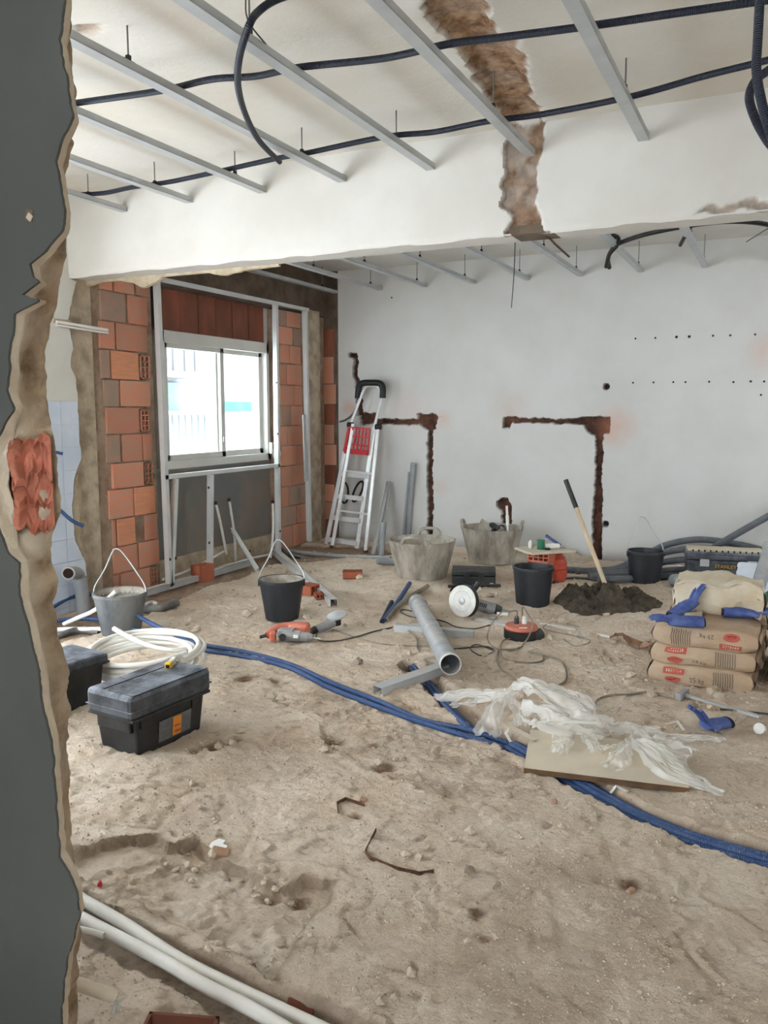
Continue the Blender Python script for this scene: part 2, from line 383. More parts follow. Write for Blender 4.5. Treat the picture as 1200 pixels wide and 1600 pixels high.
# ================================================================ beam between the two rooms
YB, BT, ZB = 4.35, .22, 2.37
def R2(pts, Y=YB): return [(PY(x, y, Y)[0], PY(x, y, Y)[2]) for x, y in pts]
CH_B = R2([(788, 190), (786, 235), (788, 268), (779, 288), (784, 322), (797, 342), (790, 362), (782, 392), (880, 392), (868, 366), (850, 352), (838, 330), (838, 290), (846, 240), (848, 190)])
SC_B = R2([(1082, 337), (1112, 314), (1132, 320), (1152, 320), (1176, 308), (1200, 312), (1260, 300), (1260, 345), (1200, 333), (1150, 331)])
bx_ = axis((-4.62, -1.7, .03), (-1.7, -.95, .009), (-.95, -.6, .03), (-.6, .3, .012), (.3, 2.6, .2)); bz = axis((ZB, ZB + .03, .006), (ZB + .03, 2.99, .011))
u, v = np.meshgrid(bx_, bz, indexing='ij')
wu = u + .035 * fbm(u * 15, v * 15, 3, 5); wv = v + .035 * fbm(u * 15, v * 15, 8, 5)
d1 = sdpoly(wu, wv, CH_B); k1 = sstep(0, .014, d1); d2 = sdpoly(wu, wv, SC_B); k2 = sstep(0, .012, d2)
dep = k1 * (.026 + .012 * fbm(u * 9, v * 9, 5, 5) + .004 * fbm(u * 40, v * 40, 15, 2)) + k2 * (.015 + .008 * fbm(u * 20, v * 20, 6, 3))
edge = sstep(.03, 0, v - ZB)
pos = np.stack([u, YB + dep + .012 * edge + .002 * fbm(u * 1.5, v * 2, 9, 3), v + edge * .012 * fbm(u * 7, u * 0 + 2, 12, 4)], -1)
beam = struct(grid('ceiling_beam', pos, 'plaster', {'m': np.clip(k1 * (.7 + .3 * sstep(-.3, .3, fbm(u * 9, v * 9, 2, 3))) + .7 * k2, 0, 1)}, sharp=38), 'white plastered beam with a broken brown vertical chase', 'beam')
xc0, xc1 = PY(797, 372, YB)[0], PY(862, 372, YB)[0]
for a_, b_ in ((-4.62, xc0), (xc1, 2.6)): MB().bx(a_, b_, YB + .01, YB + BT - .012, ZB + .003, ZB + .010).build('soffit', 'plaster', beam)
MB().bx(xc0 - .01, xc1 + .01, YB + .02, YB + BT - .012, ZB + .004, ZB + .05).build('bare_soffit', 'concrete_dark', beam)
MB().bx(-4.62, 2.6, YB + .1, YB + BT, ZB + .012, 3.03).build('core', 'plaster', beam)
n = 130; vs = []; fs = []                     # ragged plaster hanging off the rear lower edge
xs = np.linspace(-4.6, -2.95, n)
rag = .012 + .055 * np.clip(fbm(xs * 5, xs * 0 + .3, 21, 4) + .15, 0, 1) * sstep(-2.95, -3.3, xs) + .05 * np.exp(-((xs + 4.08) / .09) ** 2)
for k, x in enumerate(xs):
    for yy, zz in ((YB + BT - .03, ZB + .02), (YB + BT + .0, ZB + .03), (YB + BT + .004, ZB - rag[k]), (YB + BT - .018, ZB - rag[k] * .9)):
        vs.append((x, yy, zz))
for k in range(n - 1):
    for j in range(4): fs.append((k * 4 + j, k * 4 + (j + 1) % 4, k * 4 + 4 + (j + 1) % 4, k * 4 + 4 + j))
MB().add(vs, fs).build('ragged_plaster_edge', 'plaster_raw', beam)
# ================================================================ far wall
YF = 8.0
W = lambda pts: [(PY(x, y)[0], PY(x, y)[2]) for x, y in pts]
CH_F = [W([(785, 652), (800, 651), (880, 655), (905, 652), (953, 650), (952, 679), (942, 678), (941, 760), (940, 880), (926, 880), (925, 820), (930, 740), (930, 680), (916, 676), (912, 664), (860, 661), (800, 660), (797, 668), (785, 670)]),
        W([(563, 645), (588, 645), (590, 654), (652, 655), (652, 646), (683, 647), (681, 670), (676, 672), (676, 850), (667, 850), (668, 672), (655, 664), (590, 662), (563, 664)]),
        W([(544, 551), (556, 550), (560, 562), (558, 580), (565, 610), (568, 650), (558, 650), (556, 615), (551, 585), (552, 562), (545, 558)]),
        W([(774, 784), (782, 778), (792, 779), (799, 792), (799, 832), (786, 832), (783, 800), (775, 792)])]
HOLES = [PY(947, 604), PY(946, 819)]
DOTS = [(993, 529), (1024, 528), (1057, 526.5), (1077, 526), (1114, 524.5), (1141, 524), (1180, 522.5), (989, 598), (1021, 597.5), (1052, 597), (1071, 597), (1108, 596.5), (1146, 597), (1173, 596), (1194, 596), (1189, 617), (612, 465)]
wx_ = axis((-4.62, -4.34, .04), (-4.34, -3.25, .0085), (-3.25, -2.62, .05), (-2.62, -1.42, .0085), (-1.42, .6, .05), (.6, 2.6, .25)); wz = axis((-.08, 1.48, .0085), (1.48, 2.1, .0085), (2.1, 3.0, .05))
u, v = np.meshgrid(wx_, wz, indexing='ij')
wu = u + .022 * fbm(u * 22, v * 22, 3, 3); wv = v + .022 * fbm(u * 22, v * 22, 8, 3)
dep = np.zeros(u.shape); mk = np.zeros(u.shape)
for c in CH_F:
    k1 = sstep(-.002, .008, sdpoly(wu, wv, c)); dep = np.maximum(dep, k1 * (.05 + .02 * fbm(u * 18, v * 18, 5, 3))); mk = np.maximum(mk, k1)
for c in HOLES:
    k1 = 1 - sstep(.022, .034, np.hypot(u - c[0], v - c[2])); dep = np.maximum(dep, .09 * k1); mk = np.maximum(mk, k1)
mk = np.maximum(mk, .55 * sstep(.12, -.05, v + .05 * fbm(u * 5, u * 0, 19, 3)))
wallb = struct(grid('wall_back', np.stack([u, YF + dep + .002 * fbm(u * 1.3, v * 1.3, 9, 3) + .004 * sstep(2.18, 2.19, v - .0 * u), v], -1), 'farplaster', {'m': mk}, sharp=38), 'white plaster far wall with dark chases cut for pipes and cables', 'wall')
MB().bx(-5, 2.8, YF + .13, YF + .3, -.2, 3.2).build('masonry_core', 'mortar', wallb)
for i, (x, y) in enumerate(DOTS):
    p = PY(x, y, YF - .002); MB().lathe([(.0095 if i not in (2, 3) else .013, 0), (.008, .004)], 8, p, Euler((HP, 0, 0)).to_matrix()).build('anchor_hole', 'hole_dark', wallb)
# faint brick dust smudges sit on the plaster as thin stains
def smudge_mat():
    mt = bpy.data.materials['farplaster']; nt = mt.node_tree; N = nt.nodes; L = nt.links
    b = N['Principled BSDF']; src = b.inputs['Base Color'].links[0].from_socket
    g = N.new('ShaderNodeNewGeometry'); tot = None
    for (x, y, r, s) in ((962, 668, .26, .42), (800, 640, .3, .14), (640, 640, .34, .12), (545, 638, .13, .4), (692, 655, .16, .22), (1195, 550, .25, .2), (690, 760, .14, .12)):
        p = PY(x, y); vm = N.new('ShaderNodeVectorMath'); vm.operation = 'DISTANCE'; L.new(g.outputs['Position'], vm.inputs[0]); vm.inputs[1].default_value = p
        mr = N.new('ShaderNodeMapRange'); mr.interpolation_type = 'SMOOTHSTEP'; mr.inputs[1].default_value = r; mr.inputs[2].default_value = 0.02; mr.inputs[3].default_value = 0; mr.inputs[4].default_value = s
        L.new(vm.outputs['Value'], mr.inputs[0])
        if tot is None: tot = mr.outputs[0]
        else:
            a = N.new('ShaderNodeMath'); a.operation = 'ADD'; L.new(tot, a.inputs[0]); L.new(mr.outputs[0], a.inputs[1]); tot = a.outputs[0]
    nz = N.new('ShaderNodeTexNoise'); nz.inputs['Scale'].default_value = 7; L.new(g.outputs['Position'], nz.inputs['Vector'])
    mu = N.new('ShaderNodeMath'); mu.operation = 'MULTIPLY'; L.new(tot, mu.inputs[0]); L.new(nz.outputs['Fac'], mu.inputs[1])
    m2 = N.new('ShaderNodeMath'); m2.operation = 'MULTIPLY'; m2.inputs[1].default_value = 2; m2.use_clamp = True; L.new(mu.outputs[0], m2.inputs[0])
    x = N.new('ShaderNodeMix'); x.data_type = 'RGBA'; L.new(m2.outputs[0], x.inputs[0]); L.new(src, x.inputs[6]); x.inputs[7].default_value = lin((206, 140, 110)); L.new(x.outputs[2], b.inputs['Base Color'])
smudge_mat()
# ================================================================ left wall with its bricks and the window bay
XW = -4.6
wl = MB()
YL0, YL1 = PX(245, 700)[1], PX(437, 700)[1] + .02           # window bay between the two brick piers
XO = -4.74
wl.bx(-4.95, XW - .0, 1.12, 1.75, -.2, 3.03).bx(-4.95, XW, 3.45, 4.58, -.2, 3.03).bx(-4.95, XW, 1.75, 3.45, 2.3, 3.03).bx(-4.95, XW, 1.75, 3.45, -.2, .1)
walll = struct(wl.build('wall_left', 'concrete'), 'left wall, brick and bare concrete where the plaster was hacked off', 'wall')
walll_inv = lambda p: Vector(p) - walll.location
def wpart(mb, name, m_, **k): return mb.shift(-walll.location).build(name, m_, walll, **k)
wpart(MB().bx(-4.95, XW - .012, 4.58, YL0, -.2, 2.45), 'mortar_bed', 'mortar')
wpart(MB().bx(-4.95, XW - .012, YL1, YF + .1, -.2, 2.45), 'mortar_bed', 'mortar')
wpart(MB().bx(-4.95, XW - .0, 4.56, YF + .1, 2.46, 2.95), 'concrete_ring_beam', 'concrete_dark')
WZ0, WZ1 = .95, 2.1
WY0, WY1 = PX(253, 600, -4.62)[1], PX(420, 620, -4.62)[1]
wpart(MB().bx(-4.95, XO, YL0 - .05, YL1 + .05, .1, WZ0), 'spandrel_panel', 'spandrel')
wpart(MB().bx(-4.95, XO + .03, YL0 - .02, YL1 + .02, -.2, .17), 'rough_plinth', 'plaster_raw')
wpart(MB().bx(-4.95, XO - .012, YL0 - .05, YL1 + .05, WZ1, 2.5), 'lintel_bed', 'hole_dark')
wpart(MB().bx(-4.82, XO, WY1, YL1 + .05, .9, 2.5), 'side_reveal', 'plaster')
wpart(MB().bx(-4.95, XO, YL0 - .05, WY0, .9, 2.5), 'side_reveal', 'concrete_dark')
unit = MB().box((0, 0, 0), (1, 1, 1)).mesh('brick', None)
def unitmesh(m_):
    me = unit.copy(); me.materials.clear(); me.materials.append(MATS[m_]); return me
UM = {k: unitmesh(k) for k in ('brick', 'brick_orange', 'brick_grey', 'brick_dark', 'tile')}
def brick(parent, m_, x0, x1, y0, y1, z0, z1, name='brick'):
    o = bpy.data.objects.new(name, UM[m_]); COL.objects.link(o); o.parent = parent
    o.location = Vector(((x0 + x1) / 2, (y0 + y1) / 2, (z0 + z1) / 2)) - parent.location; o.scale = (abs(x1 - x0), abs(y1 - y0), abs(z1 - z0))
    return o
def cells(mb, x0, x1, y0, y1, z0, z1, ny, nz, t=.008):
    """clay lattice seen from the open end, facing +x"""
    for i in range(ny + 1):
        c = y0 + (y1 - y0 - t) * i / ny; mb.bx(x0, x1, c, c + t, z0, z1)
    for i in range(nz + 1):
        c = z0 + (z1 - z0 - t) * i / nz; mb.bx(x0, x1, y0, y1, c, c + t)
    return mb
CY = [440, 460, 506, 549, 594, 636, 678, 722, 762, 808, 851, 893, 937]
ROW = [[('brick', 155, 175), ('brick', 177, 210), ('brick', 212, 232)], [('brick_grey', 157, 196), ('brick', 200, 229)], [('brick', 155, 179), ('brick', 181, 230)],
       [('brick_grey', 157, 171), ('brick_orange', 173, 217), ('C', 219, 234)], [('brick_grey', 162, 186), ('brick', 188, 235)], [('brick', 166, 217), ('C', 219, 232)],
       [('brick_grey', 166, 188), ('brick', 191, 222), ('brick', 223, 236)], [('brick', 175, 223), ('C', 225, 239)], [('brick', 170, 208), ('brick_orange', 209, 241)],
       [('brick', 176, 181), ('brick_orange', 183, 210), ('brick', 227, 246)], [('brick', 177, 215), ('brick', 217, 249)], [('brick', 178, 186), ('brick', 188, 234), ('C', 236, 247)]]
for i, row in enumerate(ROW):
    ya, yb = CY[i], CY[i + 1]; z1 = PX(200, ya)[2] - .006; z0 = max(PX(200, yb)[2] + .006, .0)
    for kd, xa, xb in row:
        y0 = PX(xa, (ya + yb) / 2)[1] + .003; y1 = PX(xb, (ya + yb) / 2)[1] - .003
        j = random.uniform(-.006, .008)
        if kd == 'C': wpart(cells(MB(), XW - .05, XW + .006 + j, y0, y1, z0 + .01, z1 - .015, 2, 4), 'broken_hollow_brick', 'brick')
        else: brick(walll, kd, XW - .06, XW + .006 + j, y0, y1, z0, z1)
CYR = [487, 512, 540, 569, 602, 634, 665, 696, 727, 759, 790, 820, 855]
for i in range(len(CYR) - 1):
    ya, yb = CYR[i], CYR[i + 1]; z1 = PX(455, ya)[2] - .006; z0 = max(PX(455, yb)[2] + .006, 0)
    e0, e1 = PX(437 + i * .25, (ya + yb) / 2)[1], PX(468 + i * .9, (ya + yb) / 2)[1]; jn = e0 + (e1 - e0) * (.3, .62, .45)[i % 3]
    for a, b in ((e0, jn - .004), (jn + .004, e1)): brick(walll, 'brick' if (i * 7 + int(a * 10)) % 5 else 'brick_grey', XW - .06, XW + .004 + random.uniform(-.006, .006), a, b, z0, z1)
for i in range(6):                                       # soldier course over the window
    a = PX(251 + (0, 29, 58, 85.5, 111, 136)[i], 480, XO)[1]; b = PX(251 + (28, 57, 84.5, 110, 135, 159)[i], 480, XO)[1]
    brick(walll, 'brick_dark', XO - .05, XO + .006 + random.uniform(-.004, .004), a, b, WZ1 + .01, 2.47)
# bare concrete column by the far corner
wpart(MB().bx(-4.9, XW + .015, PX(481, 650)[1], 7.86, -.2, 2.5), 'concrete_column', 'concrete')
# stripped brick strip on the far wall beside the corner
CYF = [514, 557, 600, 632, 663, 694, 727, 756, 784, 812, 838]
c0, c1 = PY(506, 600)[0], PY(528.5, 600)[0]
MB().bx(c0 - .08, c1 + .0, YF - .006, YF + .05, 2.3, 2.94).build('bare_concrete_head', 'concrete_dark', wallb)
MB().bx(c0 - .02, c1 + .0, YF - .004, YF + .05, 0, 2.3).build('mortar_strip', 'concrete_dark', wallb)
for i in range(len(CYF) - 1):
    brick(wallb, 'brick' if i % 3 else 'brick_dark', c0, c0 + (c1 - c0) * (.78, .7, .85)[i % 3], YF - .012 + random.uniform(-.004, .004), YF + .04, PY(515, CYF[i + 1])[2] + .005, PY(515, CYF[i])[2] - .005)
# plaster and tiles of the near room, broken off along a ragged edge
EDGE = [(100, 2.95), (107, 433), (118, 440), (109, 480), (106, 500), (113, 545), (108, 572), (117, 590), (121, 627), (124, 680), (127, 715), (116, 748), (113, 800), (118, 845), (134, 880), (138, 920), (140, 1010)]
EP = [PX(x, y, XW + .03) for x, y in EDGE[1:]]
EZ = np.array([p[2] for p in EP]); EYs = np.array([p[1] for p in EP])
def edge_y(z):
    o = np.argsort(EZ); return float(np.interp(z, EZ[o], EYs[o])) + .012 * float(fbm(np.array([z * 25.]), np.array([3.3]), 5, 3)[0])
def slab_poly(mb, z0, z1, ya, x0, x1, shrink=0., stepz=.015):
    zs = np.linspace(z0, z1, max(2, int((z1 - z0) / stepz) + 1)); poly = [(ya, z0)] + [(edge_y(z) - shrink, z) for z in zs] + [(ya, z1)]
    return mb.prism(poly, lambda u, v, k: (x0 if k == 0 else x1, u, v))
pl = MB()
zz = np.linspace(1.51, 2.95, 90)
vs = []; fs = []
for z in zz:
    e = edge_y(z) if z < 2.36 else YB
    vs += [(XW - .001, e + .025, z), (XW + .02, e + .012, z), (XW + .035, e, z), (XW + .037, 3.56, z), (XW - .001, 3.56, z)]
for k in range(len(zz) - 1):
    for j in range(4): fs.append((k * 5 + j, k * 5 + j + 1, k * 5 + 6 + j, k * 5 + 5 + j))
pl.add(vs, fs); wpart(pl, 'plaster_layer', 'plaster')
vs = []; fs = []; zz = np.linspace(-.1, 1.51, 110)
for z in zz:
    e = edge_y(z)
    vs += [(XW - .001, e + .028, z), (XW + .016, e + .014, z), (XW + .027, e - .002, z), (XW + .028, 3.56, z)]
for k in range(len(zz) - 1):
    for j in range(3): fs.append((k * 4 + j, k * 4 + j + 1, k * 4 + 5 + j, k * 4 + 4 + j))
wpart(MB().add(vs, fs), 'tile_bed', 'grout')
TY0 = PX(100, 760, XW + .035)[1]
TP = .1635
for r in range(10):
    z1 = 1.508 - TP * r; z0 = max(z1 - TP + .003, -.05)
    for c in range(-4, 2):
        ya = TY0 + c * .2 + .002; yb = TY0 + (c + 1) * .2 - .002
        if ya < 3.5: continue
        if edge_y((z0 + z1) / 2) > yb + .02: brick(walll, 'tile', XW + .026, XW + .036, ya, yb, z0, z1, 'wall_tile')
        elif edge_y((z0 + z1) / 2) > ya + .03:
            wpart(slab_poly(MB(), z0, z1, ya, XW + .026, XW + .036, .008), 'wall_tile', 'tile')
# a lump of beige mortar left on the scar
mm = MB(); zz = np.linspace(.38, 1.02, 40); vs = []; fs = []
for k, z in enumerate(zz):
    e = edge_y(z); w = .10 * math.sin(math.pi * min(1, (z - .36) / .66)) + .012
    vs += [(XW - .002, e - .0, z), (XW + .022, e + .012, z), (XW + .024 + .004 * random.random(), e + w * .6, z), (XW + .012, e + w + .012 * random.random(), z), (XW - .002, e + w + .02, z)]
for k in range(len(zz) - 1):
    for j in range(4): fs.append((k * 5 + j, k * 5 + j + 1, k * 5 + 6 + j, k * 5 + 5 + j))
wpart(mm.add(vs, fs), 'mortar_lump', 'plaster_raw')
# ---------------------------------------------------------------- window
win = bpy.data.objects.new('window_1', None); COL.objects.link(win); win.location = (-4.66, WY0, WZ0); struct(win, 'white sliding window of two panes in the brick bay', 'window')
def wq(y0, y1, z0, z1, x0=-4.72, x1=-4.62): return MB().bx(x0, x1, y0, y1, z0, z1).shift(-win.location)
fw = .05
fr = MB()
for q in ((WY0, WY1, WZ0, WZ0 + .07), (WY0, WY1, WZ1 - .1, WZ1), (WY0, WY0 + .035, WZ0, WZ1), (WY1 - .045, WY1, WZ0, WZ1)): fr.bx(-4.73, -4.61, *q)
fr.shift(-win.location).build('window_frame', 'pvcframe', win, bevel=.004)
YM = PX(346, 620, -4.64)[1]
for a, b, x0, x1 in ((WY0 + .03, YM + .035, -4.665, -4.63), (YM - .035, WY1 - .04, -4.705, -4.67)):
    s = MB(); z0, z1 = WZ0 + .06, WZ1 - .09
    for q in ((a, b, z0, z0 + .06), (a, b, z1 - .05, z1), (a, a + .055, z0, z1), (b - .055, b, z0, z1)): s.bx(x0, x1, *q)
    so = s.shift(-win.location).build('sash', 'pvcframe', win, bevel=.003)
    MB().bx((x0 + x1) / 2 - .003, (x0 + x1) / 2 + .003, a + .05, b - .05, z0 + .05, z1 - .045).shift(-win.location).build('pane', 'glass', so)
MB().box((-4.625, YM, 1.18), (.012, .012, .05)).shift(-win.location).build('latch', 'steel', win)
sb = MB().lathe([(.05, 0), (.055, .01), (.055, .04), (.04, .05)], 18, PX(429, 709, -4.6), Euler((0, HP, 0)).to_matrix()); sb.box(PX(424, 700, -4.58), (.03, .03, .11))
tag(sb.build('shutter_strap_winder', 'white_paint', smooth=40), 'white round shutter strap winder hanging beside the window frame', 'winder')
# unseen openings, sized for the daylight they let in, and the unseen room sides
d2 = MB()
for q in ((1.75, 1.81, .1, 2.3), (3.39, 3.45, .1, 2.3), (1.75, 3.45, 2.24, 2.3), (1.75, 3.45, .1, .16), (2.57, 2.63, .1, 2.3)): d2.bx(-4.85, -4.75, *q)
struct(d2.build('unseen_door_1', 'pvcframe'), 'unseen white balcony door frame added for daylight in the tiled wall of the near room', 'door')  # out of view; its opening is sized for the light on floor and beam
MB().bx(-4.62, -4.3, 1.12, 1.255, -.1, 2.99).bx(-2.9, -1.96, 1.12, 1.255, -.1, 2.99).bx(-4.3, -2.0, 1.12, 1.255, 2.5, 2.99).bx(-4.3, -2.0, 1.12, 1.255, -.1, .4).build('wall_balcony', 'plaster', kind='structure')  # unseen wall, opening width set to balance light on beam and floor
MB().bx(-2.1, -1.97, -2.4, 1.12, -.2, 3.2).build('wall_side', 'plaster', kind='structure')
MB().bx(2.6, 2.8, -2.4, 5.7, -.2, 3.2).bx(2.6, 2.8, 6.9, 8.2, -.2, 3.2).bx(2.6, 2.8, 5.7, 6.9, 2.15, 3.2).bx(2.6, 2.8, 5.7, 6.9, -.2, 1.05).build('wall_right', 'plaster', kind='structure')  # out-of-view opening added to let in some side daylight
MB().bx(-2.1, -.6, -2.4, -2.2, -.2, 3.2).bx(1.4, 2.8, -2.4, -2.2, -.2, 3.2).bx(-.6, 1.4, -2.4, -2.2, 2.4, 3.2).bx(-.6, 1.4, -2.4, -2.2, -.2, .8).build('wall_rear', 'plaster', kind='structure')  # opening added behind the camera for fill light
# ================================================================ hacked grey wall in the foreground
FY0, FY1 = 1.12, 1.255
FRONT = [(96, -260), (98, -60), (100, 0), (97, 30), (92, 60), (98, 100), (108, 150), (113, 180), (98, 212), (86, 250), (92, 282), (97, 310), (100, 332), (96, 360), (70, 392), (45, 412), (48, 432), (62, 440), (64, 468), (32, 462), (22, 490), (14, 560), (11, 610), (19, 640), (2, 672), (-16, 700), (-24, 760), (-10, 810), (2, 842), (12, 866), (27, 880), (31, 930), (40, 968), (50, 1010), (58, 1050), (66, 1110), (80, 1160), (84, 1230), (90, 1290), (90, 1340), (108, 1366), (118, 1390), (124, 1430), (114, 1470), (102, 1510), (96, 1560), (94, 1640), (90, 1800)]
BACK = [(100, -260), (102, -60), (103, 0), (109, 40), (110, 90), (116, 140), (121, 172), (112, 210), (112, 225), (106, 250), (102, 290), (98, 305), (110, 335), (108, 360), (103, 385), (97, 430), (88, 475), (76, 520), (70, 548), (74, 590), (72, 625), (80, 670), (92, 715), (92, 760), (95, 800), (84, 828), (80, 850), (82, 880), (92, 905), (84, 940), (90, 965), (92, 1005), (104, 1035), (107, 1060), (102, 1085), (108, 1110), (104, 1160), (106, 1205), (110, 1250), (112, 1290), (110, 1340), (112, 1362), (122, 1382), (130, 1420), (126, 1450), (121, 1500), (122, 1540), (122, 1640), (118, 1800)]
fp = [PY(x, y, FY0) for x, y in FRONT]; bp_ = [PY(x, y, FY1) for x, y in BACK]
zf = np.linspace(-.05, 2.99, 620)
def interp(pts, z):
    zz = np.array([p[2] for p in pts]); xx = np.array([p[0] for p in pts]); o = np.argsort(zz); return np.interp(z, zz[o], xx[o])
XFr = interp(fp, zf) + .006 * fbm(zf * 40, zf * 0, 3, 4); XBk = interp(bp_, zf) + .011 * fbm(zf * 30, zf * 0, 8, 4)
vs = []; fs = []
for k, z in enumerate(zf): vs += [(-1.98, FY0, z), (XFr[k], FY0, z), (XFr[k] - .001, FY0 + .007, z)]
for k in range(len(zf) - 1): fs += [(k * 3, k * 3 + 1, k * 3 + 4, k * 3 + 3), (k * 3 + 1, k * 3 + 2, k * 3 + 5, k * 3 + 4)]
wf = MB().add(vs, fs).build('wall_front', 'greywall', loc=(0, 0, 0)); struct(wf, 'dark grey painted wall with a ragged hacked edge', 'wall')
nb = 30; t = np.linspace(0, 1, nb)
zz2, tt = np.meshgrid(zf, t, indexing='ij')
xa, xb = XFr[:, None], XBk[:, None]
# hollow broken face: leaves the paint skin, steps back through plaster and brick to the rear arris
tw = np.clip(tt * 1.0, 0, 1)
wid = np.clip((xb - xa + .02) / .12, .15, 1.)
lay = np.clip(.82 + .28 * fbm(zz2 * 7, zz2 * 0 + 2., 33, 3), .45, .94)          # plaster layer gives way to the core here
st = sstep(lay - .06, lay + .06, tt)
xx = xa + (xb - xa) * tt - .03 * wid * st * np.sin(np.pi * np.clip((tt - lay) / (1 - lay), 0, 1))
yy = FY0 + .006 + .022 * sstep(0, .12, tt) + (FY1 - FY0 - .028) * (.25 * tt + .75 * sstep(lay - .1, 1.0, tt))
yy = np.minimum(yy, FY1)
sn = np.sin(np.pi * np.clip(tt, 0, 1)) ** .5
kz = sstep(1.19, 1.23, zz2 + .012 * fbm(tt * 8, zz2 * 12, 61, 3)) * (1 - sstep(1.35, 1.40, zz2 + .012 * fbm(tt * 8, zz2 * 12, 62, 3))) * sstep(.42, .5, tt) * (1 - sstep(.86, .95, tt))
yy = yy + .05 * kz * (1 - tt); xx = xx - .085 * kz
nz = fbm(zz2 * 18, tt * 2.5, 23, 5) * sn; nz2 = fbm(zz2 * 60, tt * 9, 29, 3) * sn
pos = np.stack([xx - (.004 + .02 * st) * nz - .005 * nz2, yy + (.004 + .012 * st) * nz2 - .012 * nz * st, zz2], -1)
grid('broken_edge', pos, 'wallcore', {'m': st * (.55 + .45 * sstep(-.2, .3, nz))}, parent=wf)
vs = [(-4.55, FY1, zf[0]), (-4.55, FY1, zf[-1])]; vs = []; fs = []
for k, z in enumerate(zf): vs += [(XBk[k], FY1, z), (-1.98, FY1, z)]
for k in range(len(zf) - 1): fs.append((k * 2, k * 2 + 1, k * 2 + 3, k * 2 + 2))
MB().add(vs, fs).build('rear_face', 'plaster', wf)
# hollow clay brick laid bare in the broken edge: one body with its broken webs
bz0, bz1 = PY(40, 832, FY0 + .05)[2], PY(40, 680, FY0 + .05)[2]
vv, uu = np.meshgrid(np.linspace(0, 1, 110), np.linspace(0, 1, 40), indexing='ij')
xl, xr = PY(17, 750, FY0 + .03)[0], PY(82, 750, FY0 + .112)[0]
cell = np.abs(np.sin(np.pi * (vv * 3.4 + .12 * fbm(uu * 3, vv * 3, 5, 3)))) ** .45
win_u = sstep(.1, .3, uu) * (1 - sstep(.80, .98, uu - .1 * fbm(vv * 9, vv * 0, 7, 3)))
dp = .028 * cell * win_u + .004 * fbm(uu * 9, vv * 22, 9, 3) - .035 * (1 - sstep(0, .1, uu)) * 0
frz = .03 * fbm(uu * 5, vv * 0 + 1, 11, 4); xl = xl + .016 * fbm(vv * 7, vv * 0, 21, 3)
xg = xl + (xr - xl) * uu - .62 * dp; yg = FY0 + .030 + .082 * uu + .78 * dp; zg = bz0 + (bz1 - bz0) * vv + frz * np.where(vv > .5, 1, -1)
grid('brick', np.stack([xg, yg, zg], -1), 'brick_fore', parent=wf)
q_ = PY(46, 337, FY0); MB().box(q_ + Vector((0, -.0005, 0)), (.018, .002, .021), (0, .2, 0)).build('socket_hole', 'concrete_dark', wf); MB().box(q_ + Vector((.002, -.002, -.003)), (.013, .003, .012), (0, .7, 0)).build('plaster_plug', 'wallcore', wf, bevel=.001)
# ================================================================ materials of the things
mat('conduit_navy', (17, 24, 40), .5, dust=.12, dcol=(90, 100, 120), corr=950)
mat('conduit_blue', (42, 70, 116), .5, dust=.2, dcol=(130, 148, 178), corr=950)
mat('conduit_grey', (92, 97, 102), .6, dust=.4, dcol=(150, 148, 142), corr=500)
mat('black_cable', (26, 27, 28), .5, dust=.3)
mat('cable_beige', (150, 139, 122), .7, col2=(112, 104, 92), ns=12, namt=.8)
mat('alu', (232, 233, 232), .34, metal=.2, col2=(190, 190, 188), ns=5, namt=.5, dust=.2)
mat('galv', (188, 192, 193), .45, metal=.35, col2=(170, 173, 174), ns=6, namt=.6, dust=.35)
mat('pvc_grey', (134, 140, 146), .45, col2=(156, 158, 158), ns=7, namt=.8, dust=.55)
mat('pvc_dark', (84, 88, 92), .5, col2=(108, 108, 106), ns=7, namt=.8, dust=.4)
mat('pvc_white', (226, 225, 220), .45, col2=(208, 203, 193), ns=6, namt=.6, dust=.3)
mat('red_plastic', (186, 30, 38), .5)
mat('orange_plastic', (200, 106, 80), .55, col2=(172, 92, 74), ns=14, namt=.7, dust=.3)
mat('bucket_black', (22, 26, 33), .42, col2=(46, 52, 60), ns=7, namt=.45, bump=.2, bs=40, dust=.12, stretch=(1, 1, .4))
mat('bucket_dusty', (66, 74, 84), .6, col2=(120, 122, 120), ns=6, namt=.8, bump=.2, bs=40, dust=.5, stretch=(1, 1, .4))
mat('tub_grey', (184, 176, 162), .85, col2=(128, 121, 111), ns=9, namt=.9, bump=.4, bs=40, stretch=(1, 1, .35))
mat('mortar_dry', (190, 182, 168), .98, col2=(150, 142, 128), ns=14, namt=.9, bump=.8, bs=60)
mat('mortar_wet', (96, 86, 72), .97, col2=(56, 49, 41), ns=16, namt=.9, bump=1., bs=90)
mat('case_black', (20, 21, 23), .5, col2=(40, 42, 44), ns=10, namt=.6, dust=.18, dcol=(160, 158, 150))
mat('box_blue', (34, 38, 44), .5, col2=(58, 63, 70), ns=8, namt=.8, dust=.85, dcol=(150, 156, 166))  # dust tint also carries the bluish daylight brightening the lid tops
mat('kraft', (186, 164, 140), .85, col2=(168, 142, 116), ns=5, namt=.8, bump=.5, bs=14)
mat('kraft_pale', (210, 200, 180), .85, col2=(192, 174, 146), ns=5, namt=.9, bump=.6, bs=12)
mat('print_red', (182, 92, 76), .85, col2=(168, 84, 68), ns=30, namt=.6)
mat('print_darkred', (142, 58, 46), .85)
mat('print_grey', (98, 86, 74), .85)
mat('glove_blue', (62, 80, 138), .75, col2=(98, 114, 166), ns=14, namt=.7, bump=.3, bs=60)
mat('glove_dark', (24, 26, 40), .7)
mat('chip', (172, 138, 114), .95, col2=(148, 112, 90), ns=20, bump=.5, bs=60)
mat('sheet', (250, 249, 244), .18, bump=.2, bs=9, spec=.8)
